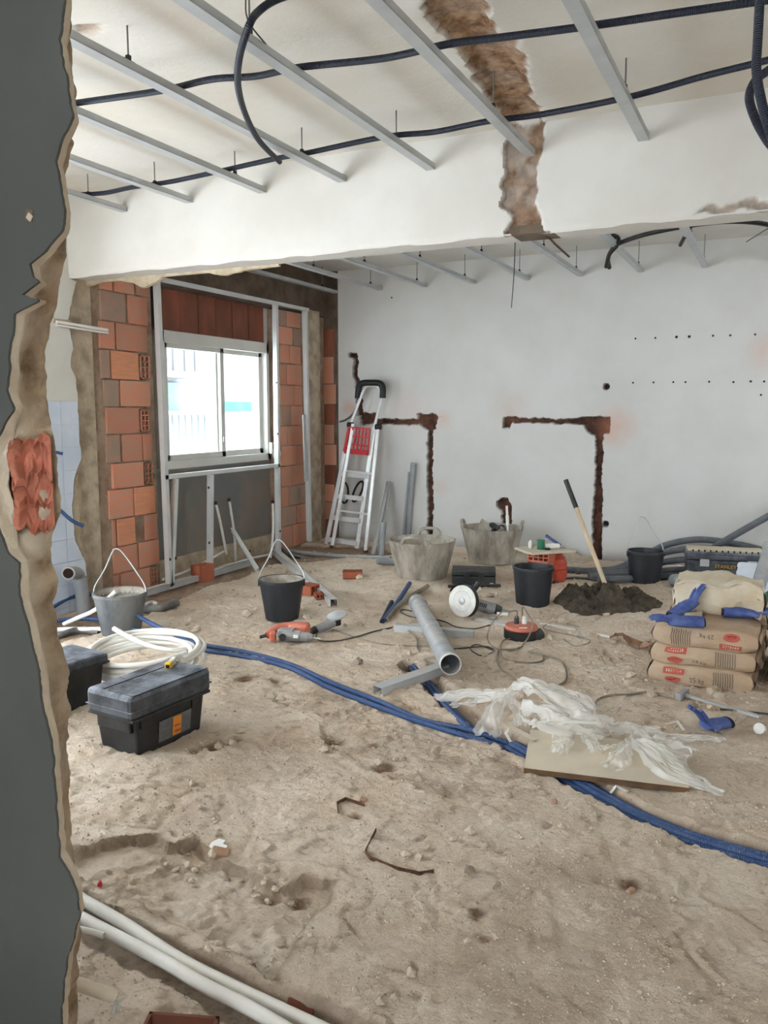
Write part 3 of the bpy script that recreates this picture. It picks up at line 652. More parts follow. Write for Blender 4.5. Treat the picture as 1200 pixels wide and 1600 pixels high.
def film_shader():
    nt = MATS['sheet'].node_tree; N = nt.nodes; L = nt.links; b = N['Principled BSDF']; out = N['Material Output']
    tl = N.new('ShaderNodeBsdfTranslucent'); tl.inputs[0].default_value = (.96, .95, .92, 1); tp = N.new('ShaderNodeBsdfTransparent')
    a = N.new('ShaderNodeMixShader'); a.inputs[0].default_value = .45; L.new(b.outputs[0], a.inputs[1]); L.new(tl.outputs[0], a.inputs[2])
    c = N.new('ShaderNodeMixShader'); c.inputs[0].default_value = .52; L.new(tp.outputs[0], c.inputs[1]); L.new(a.outputs[0], c.inputs[2]); L.new(c.outputs[0], out.inputs[0])
film_shader()
mat('fibreboard', (206, 194, 172), .8, col2=(188, 178, 160), ns=5, namt=.7)
mat('board_edge', (112, 84, 58), .85, col2=(80, 62, 46), ns=12, namt=.8)
mat('wood', (212, 194, 166), .7, col2=(188, 164, 132), ns=6, namt=.7, stretch=(1, 1, .1))
mat('clay', (182, 104, 76), .9, col2=(160, 94, 72), ns=10, namt=.7, bump=.3, bs=50, vary=.08)
mat('clay_pale', (204, 128, 104), .9, col2=(190, 110, 86), ns=10, namt=.7)
mat('rust', (96, 66, 44), .8, col2=(52, 36, 26), ns=14, namt=.9)
mat('stone', (220, 206, 186), .97, col2=(196, 176, 150), ns=16, namt=.8, bump=.6, bs=80, vary=.1)
mat('stone_grey', (186, 172, 154), .97, col2=(160, 144, 126), ns=16, namt=.8, bump=.6, bs=80, vary=.15)
mat('paper_white', (226, 224, 218), .9)
mat('bag_white', (212, 218, 226), .6, col2=(190, 200, 212), ns=5, namt=.8, bump=.4, bs=20)
mat('green', (34, 110, 80), .5)
mat('yellow', (226, 180, 40), .5)
mat('gold', (200, 160, 60), .5)
mat('print_orange', (226, 140, 50), .6)
mat('label_grey', (112, 114, 116), .5, col2=(88, 90, 92), ns=30, namt=.8)
mat('orange_net', (206, 92, 66), .6, alpha=.7, col2=(186, 60, 44), ns=20)
mat('blade', (226, 224, 216), .45, col2=(196, 194, 186), ns=20, namt=.6)
mat('tool_grey', (142, 144, 146), .5, col2=(112, 114, 116), ns=20, namt=.7, dust=.4)
mat('brown_box', (104, 58, 40), .8, col2=(84, 48, 34), ns=6, namt=.6)
mat('ext_white', (122, 123, 124), .9); mat('ext_teal', (44, 92, 97), .8); mat('ext_aqua', (104, 120, 120), .8); mat('ext_grey', (108, 111, 115), .8)
# ================================================================ ceiling channels, rods and conduits
def channel(X, y0, y1, zb, rods, label, group, ztop):
    t = thing('ceiling_channel', label, 'channel', (X, y1, zb), group=group)
    MB().chan((0, y0 - y1, .002), (0, 0, .002), .052, .03).build('rail', 'galv', t)
    for ry in rods:
        MB().tube([(.012, ry - y1, .01), (.012, ry - y1, ztop - zb + .03)], .0035, 6, smooth=False).build('hanger_rod', 'pvc_dark', t)
        MB().box((.0, ry - y1, .032), (.036, .06, .012)).box((.012, ry - y1, .045), (.016, .016, .02)).build('clip', 'black_plastic', t)
NR = {-4.03: (4.02, 2.75, 1.4), -3.483: (4.01, 2.7, 1.4), -2.926: (4.05, 2.75, 1.4), -2.373: (3.88, 2.6, 1.3), -1.82: (3.87, 2.62, 1.3), -1.26: (3.7, 2.4, 1.2), -.69: (3.74, 2.5, 1.2)}
ORD = ['first','second','third','fourth','fifth','sixth','seventh','eighth','ninth']
for k_, (X, rods) in enumerate(NR.items()):
    channel(X, -1.5, YB - .004, 2.757, rods, ORD[k_] + ' galvanised ceiling channel from the tiled wall, ending at the near face of the beam', 'channels in front of the beam', 2.92)
for k_, X in enumerate((-4.46, -3.92, -3.40, -2.87, -2.32, -1.80, -1.25, -.70, -.14)):
    channel(X, YB + BT + .01, YF - .005, 2.702, (7.72 + .04 * math.sin(X * 9), 6.6, 5.4), ORD[k_] + ' galvanised ceiling channel from the window wall, in the room beyond the beam', 'channels beyond the beam', 2.94)
def pz(pts, z): return [P(x, y, z) for x, y in pts]
def conduit(name, pts, r, m_, label, cat='conduit', group=None, n=10, res=8):
    return tag(MB().tube(pts, r, n, res).build(name, m_, smooth=60), label, cat, group)
zc = 2.757 + .032 + .013
conduit('flexible_conduit', pz([(60, 172), (120, 161), (250, 142), (330, 124), (400, 119), (470, 105), (600, 91), (700, 69), (770, 60), (850, 50), (940, 38), (1060, 20), (1200, 0), (1330, -20), (1700, -85)], zc), .0135, 'conduit_navy',
        'dark blue corrugated conduit crossing over the channels, the one farther from the beam')
conduit('flexible_conduit', pz([(60, 306), (105, 304), (160, 302), (205, 293), (260, 285), (300, 277), (350, 266), (430, 248), (480, 239), (600, 214), (680, 206), (760, 190), (850, 178), (985, 151), (1100, 119), (1200, 94), (1300, 66), (1800, -60)], zc), .0135, 'conduit_navy',
        'dark blue corrugated conduit crossing over the channels close beside the white beam')
a = [P(470, -14, 2.9), P(430, 0, 2.86), P(405, 17, 2.82), P(390, 38, 2.74), P(374, 90, 2.70), P(372, 135, 2.70), P(384, 180, 2.70), P(405, 220, 2.71), P(437, 253, 2.73)]
conduit('hanging_conduit', a, .0135, 'conduit_navy', 'dark corrugated conduit tail drooping from the ceiling in an open curve')
tag(MB().tube([P(385, -20, 2.92), P(387, 30, 2.80), P(420, 75, 2.79)], .003, 5).build('tie_wire', 'black_cable'), 'thin dark tie wire holding the drooping conduit to a channel', 'wire')
def PD(x, y, d):   # point at a given distance in front of the camera: for things that hang freely
    v = ray(x, y); return Vector(CAM + v * d)
conduit('hanging_conduit', [Vector((*PD(1187, -60, 2.2).xy, 2.92)), PD(1187, -60, 2.2), PD(1187, 0, 2.2), PD(1184, 60, 2.2), PD(1182, 110, 2.2), PD(1189, 155, 2.2), PD(1203, 205, 2.2), PD(1225, 252, 2.25), PD(1262, 262, 2.3), PD(1300, 200, 2.3), PD(1306, 60, 2.3), Vector((*PD(1306, 60, 2.3).xy, 2.92))],   .0125, 'conduit_navy', 'smooth blue conduit hanging straight down near the camera side of the beam')
conduit('hanging_conduit', [Vector((*PD(1270, 10, 2.35).xy, 2.92)), PD(1262, 40, 2.35), PD(1232, 84, 2.35), PD(1205, 107, 2.35), PD(1181, 125, 2.35), PD(1171, 148, 2.35), PD(1175, 172, 2.35), PD(1190, 205, 2.35), PD(1212, 232, 2.35), PD(1245, 225, 2.38), PD(1275, 150, 2.4), Vector((*PD(1285, 60, 2.4).xy, 2.92))], .0125, 'conduit_navy', 'dark blue conduit loop hanging behind the straight blue one')
# far-room cable above its channels and two drooping ends
conduit('black_cable_run', [P(1230, 362, 2.76), P(1195, 350, 2.76), P(1140, 346, 2.76), P(1080, 352, 2.76), P(1010, 366, 2.74), P(966, 381, 2.72), P(955, 392, 2.68), P(950, 405, 2.62), P(952, 418, 2.58)], .017, 'black_cable', 'black cable run above the far channels with its end drooping down', 'cable')
conduit('black_cable_end', [P(955, 366, 2.78), P(966, 372, 2.75), P(964, 384, 2.70), P(952, 398, 2.64), P(947, 417, 2.57)], .015, 'black_cable', 'short black cable end hooked over the drooping black cable', 'cable')
conduit('black_cable_end', [P(1080, 354, 2.78), P(1072, 366, 2.72), P(1063, 383, 2.68)], .014, 'black_cable', 'short black cable stub hanging beside a far channel', 'cable')
tag(MB().tube([P(845, 366, 2.385), P(858, 372, 2.37), P(868, 382, 2.36), P(889, 401, 2.36)], .006, 6).build('bent_wire', 'rust'), 'bent rusty wire sticking out under the broken beam chase', 'wire')
tag(MB().tube([(*P(805, 378, 2.38).xy, 2.40), (*P(804, 378, 2.38).xy, 2.2), (*P(801, 378, 2.38).xy, 2.02)], .003, 5).build('hanging_wire', 'black_cable'), 'thin dark wire hanging below the broken beam chase', 'wire')
tag(MB().tube([P(1166, 378, 2.66), P(1203, 355, 2.70)], .003, 5, smooth=False).build('loose_wire', 'black_cable'), 'thin loose wire end beyond the beam beside the far cable', 'wire')
# ================================================================ metal stud frame round the window
XS = -4.445
sf = thing('stud_frame', 'galvanised metal stud frame standing around the window', 'frame', (XS, 5.2, .0))
def S(x, y): return PX(x, y, XS)
def fpart(mb, name, m_='steel'): return mb.shift(-sf.location).build(name, m_, sf)
def stud(p0, p1, up=(-1, 0, 0), w=.036, h=.046): return MB().chan(p0, p1, w, h, up, t=.0035)
fpart(stud(S(243, 434), S(483, 484), w=.03), 'top_track')
fpart(stud(S(258, 746), S(438, 727), w=.034), 'sill_track')
b0 = S(150, 975); b1 = S(392, 882); b0[2] = b1[2] = .012
fpart(stud(b0, b1, w=.045, h=.03), 'bottom_track', 'galv')
for (x0, y0, x1, y1) in ((248, 436, 268, 917), (277, 748, 270, 915), (332, 742, 331, 900), (433, 474, 438, 866), (479, 486, 486, 846)):
    fpart(stud(S(x0, y0), S(x1, y1)), 'stud')
fpart(MB().bar(S(475, 648), S(478, 752), .05, .012, (1, 0, 0)), 'splice_plate', 'galv')
for x, y in ((431, 598), (433, 678), (437, 830), (325, 762), (326, 848), (265, 874), (274, 872)):
    fpart(MB().box(S(x, y) + Vector((.006, 0, 0)), (.006, .014, .02)), 'screw_hole', 'black_plastic')
# pipe stubs and pipes against the grey spandrel
def stub(pts, r, label, m_='pvc_white', name='pipe_stub', end=None):
    o = thing(name, label, 'pipe', pts[-1]); MB().tube([Vector(p) - o.location for p in pts], r, 10).build('pipe', m_, o, smooth=60)
    if end: MB().lathe([(r * 1.35, -.015), (r * 1.35, .015)], 12, Vector(pts[0]) - o.location).build('brass_end', 'rust', o)
    return o
XP = -4.66
stub([PX(337, 786, XP), PX(344, 815, XP), PX(354, 866, XP)], .012, 'white pipe stub with a capped end rising on the grey panel beside the middle stud', end=1)
stub([PX(358, 781, XP), PX(361, 800, XP), PX(365, 826, XP), PX(367, 850, XP), PX(368, 876, XP)], .012, 'white pipe stub with a capped end rising behind the leaning metal profile', end=1)
stub([PX(426, 784, -4.5), PX(427, 820, -4.5), PX(425, 850, -4.5), PX(423, 872, -4.5)], .012, 'white pipe stub rising in the corner beside the right stud', end=1)
for k, (ps, lb) in enumerate((([(262, 906), (300, 893), (340, 872), (357, 862)], 'white pipe along the wall foot behind the stud frame, upper one'), ([(225, 932), (262, 913), (320, 896), (380, 876), (424, 869)], 'white pipe along the wall foot behind the stud frame, lower longer one'))):
    stub([Vector((-4.52 - .05 * (k == 0), PX(x, y, -4.52)[1], max(.02, PX(x, y, -4.52)[2]))) for x, y in ps], .012, lb, name='wall_foot_pipe')
lp = thing('leaning_profile', 'short galvanised profile leaning on the grey spandrel panel', 'profile', P(405, 892, 0)); a = PX(365, 826, -4.62)
MB().chan(Vector((0, 0, .01)), a - lp.location, .05, .03, (-1, 0, .4)).build('rail', 'steel', lp); MB().box((a - lp.location) * .42 + Vector((.02, 0, .02)), (.01, .014, .014)).build('screw_hole', 'black_plastic', lp)
# pipes at the hacked jamb and the tiled wall
def wallthing(name, pts, r, m_, label, cat='pipe'): return tag(MB().tube(pts, r, 10).build(name, m_, smooth=60), label, cat)
XT = XW + .04
tr = thing('white_trunking', 'white cable trunking stub sticking out over the bare concrete scar', 'trunking', PX(128, 510, XT))
a, b = PX(88, 503, XT + .01), PX(168, 516, XT + .03)
MB().bar(a - tr.location, b - tr.location, .018, .02).build('cover', 'white_paint', tr); MB().bar(a - tr.location + Vector((0, 0, -.022)), b - tr.location + Vector((0, 0, -.022)), .024, .012).build('base', 'white_paint', tr)
MB().box((0, -.18, .018), (.01, .16, .03)).build('plaster_rest', 'plaster_raw', tr)
wallthing('blue_pipe_stub', [PX(70, 783, XT - .05), PX(92, 796, XT + .03), PX(112, 813, XT + .10), PX(130, 822, XT + .14)], .013, 'conduit_blue', 'blue pipe stub curving out over the broken mortar edge of the tiled wall')
bs = wallthing('blue_pipe_stub', [PX(60, 700, XT - .02), PX(85, 706, XT + .05), PX(98, 709, XT + .08)], .011, 'conduit_blue', 'short blue pipe stub poking out of the blue tiles')
gp = thing('drain_pipe', 'grey drain pipe with an elbow rising in front of the blue tiles', 'pipe', P(128, 985)); a = gp.location
X9 = XT + .08
MB().tube([PX(133, 985, X9) - a, PX(129, 930, X9) - a, PX(124, 903, X9) - a], .05, 16).build('riser', 'pvc_grey', gp, smooth=60)
MB().tube([PX(125, 910, X9) - a, PX(123, 898, X9) - a, PX(116, 894, X9 + .05) - a, PX(108, 895.5, X9 + .09) - a], .042, 16).build('elbow', 'pvc_grey', gp, smooth=60)
el = PX(107, 895.5, X9 + .092); MB().lathe([(.046, -.012), (.046, .012), (.036, .012), (.036, -.012)], 16, el - a, Vector((.6, -.8, 0)).to_track_quat('Z', 'Y').to_matrix(), close=True).build('socket', 'pvc_grey', gp)
MB().lathe([(.035, -.006), (.035, .006)], 16, el - a, Vector((.6, -.8, 0)).to_track_quat('Z', 'Y').to_matrix()).build('bore_shade', 'hole_dark', gp)  # dark disc painted in for the shade inside the socket
# ================================================================ exterior seen through the panes
XE = -13.
eb = thing('apartment_building', 'pale apartment block with balconies beyond the window', 'building', (XE, 15, -6))
def epart(name, m_, x0, y0, x1, y1, dx=0, th=.3):
    a = PX(x0, y1, XE + dx); b = PX(x1, y0, XE + dx); return MB().bx(XE + dx - th, XE + dx, a[1], b[1], a[2], b[2]).shift(-eb.location).build(name, m_, eb)
epart('wall', 'ext_white', 150, 300, 600, 1300)
epart('aqua_panel', 'ext_aqua', 262, 600, 320, 642, .1)
epart('teal_awning', 'ext_teal', 349, 628, 393, 643, .5)
epart('balcony_slab', 'ext_white', 230, 642, 330, 648, 1.0, 1.2); epart('balcony_slab', 'ext_white', 230, 583, 330, 586, 1.0, 1.2)
for k in range(7): epart('baluster', 'ext_grey', 262 + k * 10, 648, 263.2 + k * 10, 690, 1.0, .05)
epart('top_rail', 'ext_grey', 240, 656, 335, 658, 1.0, .06)
for x in (272, 290, 306): epart('window', 'ext_grey', x, 536, x + 9, 580, .05, .1)
# ================================================================ ladder against the far wall
lad = thing('step_ladder', 'aluminium step ladder with a red tray and black top leaning on the white wall', 'ladder', P(540, 856))
lo = lad.location
A0, A1 = P(510, 850), P(558, 857); B0, B1 = P(519, 856), P(571, 864)
AT0, AT1 = PY(547.5, 664, 7.80), PY(585, 667, 7.80); BT0, BT1 = PY(552, 662, 7.76), PY(591, 667, 7.76)
H0, H1 = PY(566, 614, 7.87), PY(597, 618, 7.87)
def L_(p): return Vector(p) - lo
def lerp(a, b, t): return Vector(a) + (Vector(b) - Vector(a)) * t
for a, b in ((A0, AT0), (A1, AT1)): MB().bar(L_(a), L_(b), .026, .046, (1, 0, 0)).build('front_rail', 'alu', lad, bevel=.004)
for a, b in ((B0, BT0), (B1, BT1)):
    r = MB().bar(L_(a), L_(b), .022, .036, (1, 0, 0)).build('rear_rail', 'alu', lad, bevel=.004)
    MB().box(L_(a) + Vector((0, 0, .012)), (.035, .045, .03)).build('rubber_foot', 'rust', r)
for a, b in ((AT0, H0), (AT1, H1)): MB().tube([L_(a), L_(b)], .016, 10, smooth=False).build('hoop_rail', 'alu', lad, smooth=50)
MB().tube([L_(H0), L_(PY(571, 606, 7.88)), L_(PY(579, 603, 7.88)), L_(PY(590, 604, 7.88)), L_(H1)], .014, 8).build('hoop_top', 'alu', lad, smooth=50)
for t in (.05, .235, .415, .60):
    s = MB(); p, q = lerp(A0, AT0, t), lerp(A1, AT1, t)
    s.bar(L_(p), L_(q), .075, .02); s.bar(L_(p) + Vector((0, -.035, -.006)), L_(q) + Vector((0, -.035, -.006)), .008, .05); s.build('step', 'alu', lad)
for t in (.30, .62):
    p, q = lerp(B0, BT0, t), lerp(B1, BT1, t); MB().bar(L_(p), L_(q), .02, .016).build('cross_bar', 'alu', lad)
q0, q1, q2, q3 = lerp(A0, AT0, .78), lerp(A1, AT1, .78), AT0 + Vector((.01, -.03, -.02)), AT1 + Vector((-.01, -.03, -.02))
def bl(u, v): return L_(lerp(lerp(q0, q1, u), lerp(q2, q3, u), v) + Vector((0, -.03, 0)))
tr_ = MB()
for k in range(7): tr_.bar(bl(.06 + .88 * k / 6, 0), bl(.06 + .88 * k / 6, 1), .016, .012, (0, 1, 0))
for v in (0, .3, .65, 1): tr_.bar(bl(.05, v), bl(.95, v), .014, .02, (0, 1, 0))
tr_.bar(bl(.05, .03), bl(.95, .03), .05, .05).bar(bl(.03, 0), bl(.03, 1), .03, .02, (0, 1, 0))
tr_.build('tray', 'red_plastic', lad)
cp = MB()
c0, c1 = PY(558, 612, 7.86), PY(600, 612, 7.86); ct0, ct1 = PY(562, 597, 7.86), PY(597, 597, 7.86)
cp.tube([L_(PY(559, 622, 7.86)), L_(PY(561, 606, 7.86)), L_(PY(566, 599, 7.86)), L_(PY(580, 598, 7.86)), L_(PY(593, 599, 7.86)), L_(PY(598, 606, 7.86)), L_(PY(598, 622, 7.86))], .034, 10)
cp.build('top_cap', 'black_plastic', lad, smooth=60)
for p in (AT0, BT1): MB().lathe([(.03, -.03), (.034, 0), (.03, .03)], 14, L_(p), Euler((0, HP, 0)).to_matrix()).build('hinge', 'black_plastic', lad, smooth=50)
for cx_, cy_ in ((538, 770), (559, 768)):
    pts = []
    for k in range(17):
        a = 2 * math.pi * k / 16; s = .35 * (1 if cx_ > 550 else 0)
        pts.append(L_(PY(cx_ + 6 * math.cos(a) + s * 17 * -math.sin(a), cy_ + 16 * math.sin(a), 7.66)))
    MB().tube(pts, .011, 6, 2).build('strap', 'black_plastic', lad, smooth=60)
tag(MB().tube([PY(531, 659, 7.99), PY(540, 656, 7.93), PY(550, 648, 7.9), PY(557, 636, 7.93)], .01, 8).build('conduit_end', 'pvc_dark', smooth=60), 'thin grey conduit end curling out of the wall behind the ladder', 'conduit')
# ================================================================ lengths leaning on the far wall
def lean(name, base, top, m_, label, kind='pipe', r=.03, w=.045):
    o = thing(name, label, kind, base); v = Vector(top) - Vector(base)
    if kind == 'pipe':
        MB().pipe((0, 0, 0), v, r, .004, 16).build('tube', m_, o, smooth=50)
        n = v.normalized(); MB().pipe(v - n * .06, v + n * .002, r * 1.12, .008, 16).build('socket', m_, o, smooth=50)
    else: MB().chan((0, 0, 0), v, w, .03, (.3, -1, .2)).build('rail', m_, o)
    return o
lean('grey_pipe', P(636, 851), PY(646, 724, 7.95), 'pvc_grey', 'tall grey plastic pipe leaning on the white wall beside a cut chase', r=.028)
lean('grey_pipe', P(629, 851), PY(640, 738, 7.95), 'pvc_grey', 'thinner grey plastic pipe leaning beside the tall grey pipe', r=.016)
lean('metal_profile', P(583, 866), PY(607, 754, 7.95), 'steel', 'galvanised profile leaning on the wall beside the ladder, left of two', 'profile', w=.04)
lean('metal_profile', P(592, 864), PY(609, 754, 7.96), 'steel', 'galvanised profile leaning on the wall right behind its neighbour', 'profile', w=.03)
lean('short_drain_pipe', P(596, 868), P(596, 868) + Vector((0, .04, .33)), 'pvc_grey', 'short grey drain pipe standing upright behind the empty tub', r=.03)
# pipes lying along the far edge
conduit('floor_pipe', [G(440, 862, .02), G(470, 866, .02), G(520, 872, .02), G(610, 876, .02)], .02, 'pvc_grey', 'thin grey pipe lying on the floor in front of the ladder', 'pipe')
conduit('floor_pipe', [G(425, 857, .02), G(452, 869, .02), G(472, 874, .02)], .022, 'pvc_dark', 'dark pipe lying at the foot of the right stud', 'pipe')
tag(MB().tube([P(590, 876, .06), P(600, 877, .05), P(628, 878, .04), P(640, 880, .05)], .035, 12).build('drain_elbow', 'pvc_grey', smooth=60), 'grey drain elbow lying on the floor beside the empty tub', 'pipe')
# ================================================================ buckets and tubs
def at(x, y): p = G(x, y); return Vector((p[0], p[1], p[2] - .004))
def bucket(loc, label, m_='bucket_black', rt=.155, rb=.115, h=.285, fill=None, lump=False, handle=None, rz=0.):
    o = thing('bucket', label, 'bucket', loc, rz)
    MB().lathe([(rb - .004, .0), (rb, .004), (rt, h - .02), (rt + .007, h - .018), (rt + .007, h), (rt - .004, h), (rb - .006, .014), (.001, .012)], 36).build('shell', m_, o, smooth=35)
    if fill:
        rr = rb + (rt - rb) * fill - .006; z = h * fill
        f = MB(); n = 20; vs = [(0, 0, z + .01)]
        for ring in (.4, .75, .99):
            for k in range(n):
                a = 2 * math.pi * k / n; vs.append((rr * ring * math.cos(a), rr * ring * math.sin(a), z + random.uniform(-.006, .012)))
        fs = [(0, 1 + k, 1 + (k + 1) % n) for k in range(n)]
        for r_ in range(2): fs += [(1 + r_ * n + k, 1 + (r_ + 1) * n + k, 1 + (r_ + 1) * n + (k + 1) % n, 1 + r_ * n + (k + 1) % n) for k in range(n)]
        f.add(vs, fs).build('dried_mortar', 'mortar_dry', o, smooth=60)
        MB().lathe([(rt - .004, h - .004), (rr + .006, z), (rr + .003, z), (rt - .008, h - .004)], 30, close=True).build('mortar_crust', 'mortar_dry', o, smooth=60)
    if lump: MB().box((-.05, .02, h * .72), (.1, .07, .08), (.4, .3, .5)).build('rubble_inside', 'stone_grey', o, bevel=.01)
    if handle is not None:
        hh, yo = handle
        pts = [Vector((-rt - .003, 0, h - .03)), Vector((-rt - .0, yo * .2, h + .03)), Vector((-rt * .62, yo * .6, h + hh * .52)), Vector((-.05, yo * .95, h + hh * .95)), Vector((-.02, yo, h + hh)), Vector((.015, yo * .95, h + hh * .9)), Vector((rt * .55, yo * .8, h + hh * .5)), Vector((rt * .95, yo * .3, h + .04)), Vector((rt + .003, 0, h - .03))]
        MB().tube(pts, .0045, 6, 5).build('wire_handle', 'galv', o, smooth=60)
        for sx in (-1, 1): MB().box((sx * (rt + .002), 0, h - .03), (.012, .03, .04)).build('handle_lug', m_, o)
    return o
bucket(at(441, 967), 'black bucket with raised wire handle and rubble in it, behind the rotary hammer', fill=.55, lump=True, handle=(.26, .06), rz=YAW)
bucket(at(190, 990), 'dusty grey bucket with crusted mortar and peaked wire handle beside the tiled wall', 'bucket_dusty', rt=.165, rb=.12, h=.28, fill=.8, handle=(.27, .05), rz=YAW)
bucket(at(832, 943), 'black bucket without handle in front of the stacked hollow bricks', rt=.148, rb=.122, h=.29)
bucket(at(1007, 908), 'black bucket with peaked wire handle in front of the grey conduit coils', rt=.15, rb=.125, h=.27, handle=(.28, .05), rz=YAW)
def tub(loc, label, r=.29, rb=.215, h=.335, rz=0., m_='tub_grey'):
    o = thing('rubber_tub', label, 'tub', loc, rz)
    pr = [(rb - .02, 0), (rb, .008), (rb + (r - rb) * .55, h * .55), (r, h - .012), (r + .006, h), (r - .008, h), (rb - .012, .02), (.001, .016)]
    MB().lathe(pr, 40).build('shell', m_, o, smooth=40)
    for sy in (-1, 1):
        pts = [Vector((x, sy * (math.sqrt(r * r - x * x) - .0), h + z)) for x, z in ((-.105, -.01), (-.085, .035), (-.04, .055), (.04, .055), (.085, .035), (.105, -.01))]
        MB().tube(pts, .014, 8).build('handle', m_, o, smooth=60)
    MB().lathe([(rb - .014, .03), (r - .024, h - .03), (r - .03, h - .03), (rb - .02, .03)], 36, close=True).build('mortar_film', 'mortar_dry', o, smooth=60)
    return o
tub(at(659, 900), 'empty grey rubber tub with two handles crusted in dried mortar', rz=YAW - .3)
tb2 = tub(at(768, 876), 'grey rubber tub holding tools and offcuts beside the board on bricks', rz=YAW + 1.35)
for k, (dx, dy, s, m_, nm, lb, ct) in enumerate(((-.09, -.04, .08, 'mortar_dry', 'offcut', 'pale angular offcut lying inside the tub of tools', 'offcut'), (0, -.02, .09, 'case_black', 'black_tool', 'black tool head lying inside the tub of tools', 'tool'), (.08, -.03, .07, 'pvc_grey', 'pipe_ring', 'grey pipe ring lying inside the tub of tools', 'pipe'))):
    c = tb2.location + Vector((math.cos(YAW) * dx - math.sin(YAW) * dy, math.sin(YAW) * dx + math.cos(YAW) * dy, .29))
    if k == 0: mb = MB().box(c + Vector((0, 0, .03)), (.13, .1, .12), (.5, .6, .3), .5)
    elif k == 1: mb = MB().lathe([(.02, -.05), (.05, -.03), (.055, .03), (.03, .06)], 12, c + Vector((0, 0, .03)), Euler((1.1, .4, 0)).to_matrix()).lathe([(.02, -.06), (.02, .06)], 8, c + Vector((.05, 0, .05)), Euler((1.3, .9, 0)).to_matrix())
    else: mb = MB().lathe([(.055, -.03), (.055, .03), (.046, .03), (.046, -.03)], 18, c + Vector((.0, 0, .02)), Euler((1.2, .3, .5)).to_matrix(), close=True)
    mb.lathe([(.02, -.25), (.02, .02)], 6, c) if False else None
    tag(mb.build(nm, m_, smooth=40), lb, ct)
rod = tb2.location + Vector((.17, -.02, .2)); tag(MB().tube([rod, rod + Vector((-.04, .05, .34))], .012, 8, smooth=False).tube([rod + Vector((-.018, .022, .16)), rod + Vector((-.03, .038, .25))], .017, 8, smooth=False).build('spirit_rod', 'pvc_white'), 'thin white rod with a dark grip standing up out of the tub of tools', 'rod')
# ================================================================ drill case, board on bricks with oddments
cs = thing('tool_case', 'flat black tool case with two latches beside the empty tub', 'case', at(740, 912), YAW - .12)
MB().box((0, .1, .035), (.36, .26, .07)).build('base', 'case_black', cs, bevel=.01); MB().box((0, .1, .092), (.365, .265, .04)).build('lid', 'case_black', cs, bevel=.01)
for x in (-.06, .06): MB().box((x, -.035, .08), (.05, .014, .05)).build('latch', 'case_black', cs)
MB().box((0, -.04, .105), (.11, .03, .02)).build('handle', 'case_black', cs, bevel=.004)
tag(MB().bar(G(700, 917, .015), G(782, 918, .02), .05, .018).build('black_bar', 'case_black', bevel=.004), 'flat black bar lying in front of the black tool case', 'bar')
def hollow(o, w, h, l, nx, nz, m_, t=.008, name='clay_body'):
    mb = MB()
    for i in range(nx + 1): c = -w / 2 + (w - t) * i / nx; mb.bx(c, c + t, -l / 2, l / 2, 0, h)
    for i in range(nz + 1): c = (h - t) * i / nz; mb.bx(-w / 2, w / 2, -l / 2, l / 2, c, c + t)
    return mb.build(name, m_, o)
bs = at(842, 915); bs[2] -= .006
sb_ = Vector((bs[0], bs[1], bs[2]))
for k in range(4):
    o = thing('hollow_brick', ('stacked hollow clay brick, bottom of the pile under the board', 'stacked hollow clay brick, second from the floor under the board', 'stacked hollow clay brick, third from the floor under the board', 'stacked hollow clay brick right under the board')[k], 'brick', sb_ + Vector((.0, .17, k * .07)), YAW - .62 + .06 * math.sin(k * 3))
    hollow(o, .19, .07, .28, 4, 2, 'clay_pale')
bd = thing('board', 'small dusty board laid on stacked hollow bricks holding oddments', 'board', sb_ + Vector((.0, .17, .281)), YAW - .62 + .95)
MB().box((0, 0, .009), (.42, .30, .018)).build('plank', 'fibreboard', bd)
bt = bd.location + Vector((0, 0, .018)); ux = Vector((math.cos(YAW), math.sin(YAW), 0)); uy = Vector((-math.sin(YAW), math.cos(YAW), 0))
sp = thing('wire_spool', 'green wire spool standing on the small board', 'spool', bt + ux * -.04 + uy * -.02)
MB().lathe([(.033, 0), (.033, .01), (.029, .012), (.029, .068), (.033, .07), (.033, .08)], 20).build('drum', 'green', sp, smooth=30); MB().lathe([(.0305, .02), (.0305, .06)], 20).build('wire_winding', 'green', sp)
tag(MB().lathe([(.012, 0), (.02, .01), (.02, .05), (.006, .07)], 10, bt + ux * -.12 + uy * .02).build('small_bottle', 'paper_white', smooth=40), 'small whitish bottle on the board beside the green spool', 'bottle')
tag(MB().lathe([(.001, -.07), (.02, -.06), (.025, 0), (.02, .06), (.001, .07)], 10, bt + ux * .06 + uy * -.0 + Vector((0, 0, .024)), Euler((0, HP, YAW)).to_matrix()).build('rag_roll', 'paper_white', smooth=40), 'pale rolled rag lying on the board beside the green spool', 'rag')
tw = thing('blue_trowel', 'blue handled scraper propped on the small board', 'scraper', bt + ux * .05 + uy * .09); MB().bar(Vector((.10, 0, .02)), Vector((-.03, 0, .1)), .03, .02).build('handle', 'glove_blue', tw, bevel=.004); MB().bar(Vector((.0, 0, .07)), Vector((-.09, .0, .05)), .09, .004).build('blade', 'blade', tw)
tag(MB().box(bt + ux * .005 + uy * -.07 + Vector((0, 0, .01)), (.04, .025, .018), (0, 0, YAW)).build('connector', 'black_plastic', bevel=.003), 'tiny black connector block on the board edge', 'connector')
tag(MB().box(bt + ux * .15 + uy * .03 + Vector((0, 0, .01)), (.06, .03, .02), (0, 0, YAW)).build('putty_lump', 'mortar_dry', bevel=.006), 'small grey putty lump on the board below the blue scraper', 'lump')
nb_ = thing('net_bag', 'orange net bag slumped beside the stacked hollow bricks', 'bag', sb_ + ux * .17 + uy * .16)
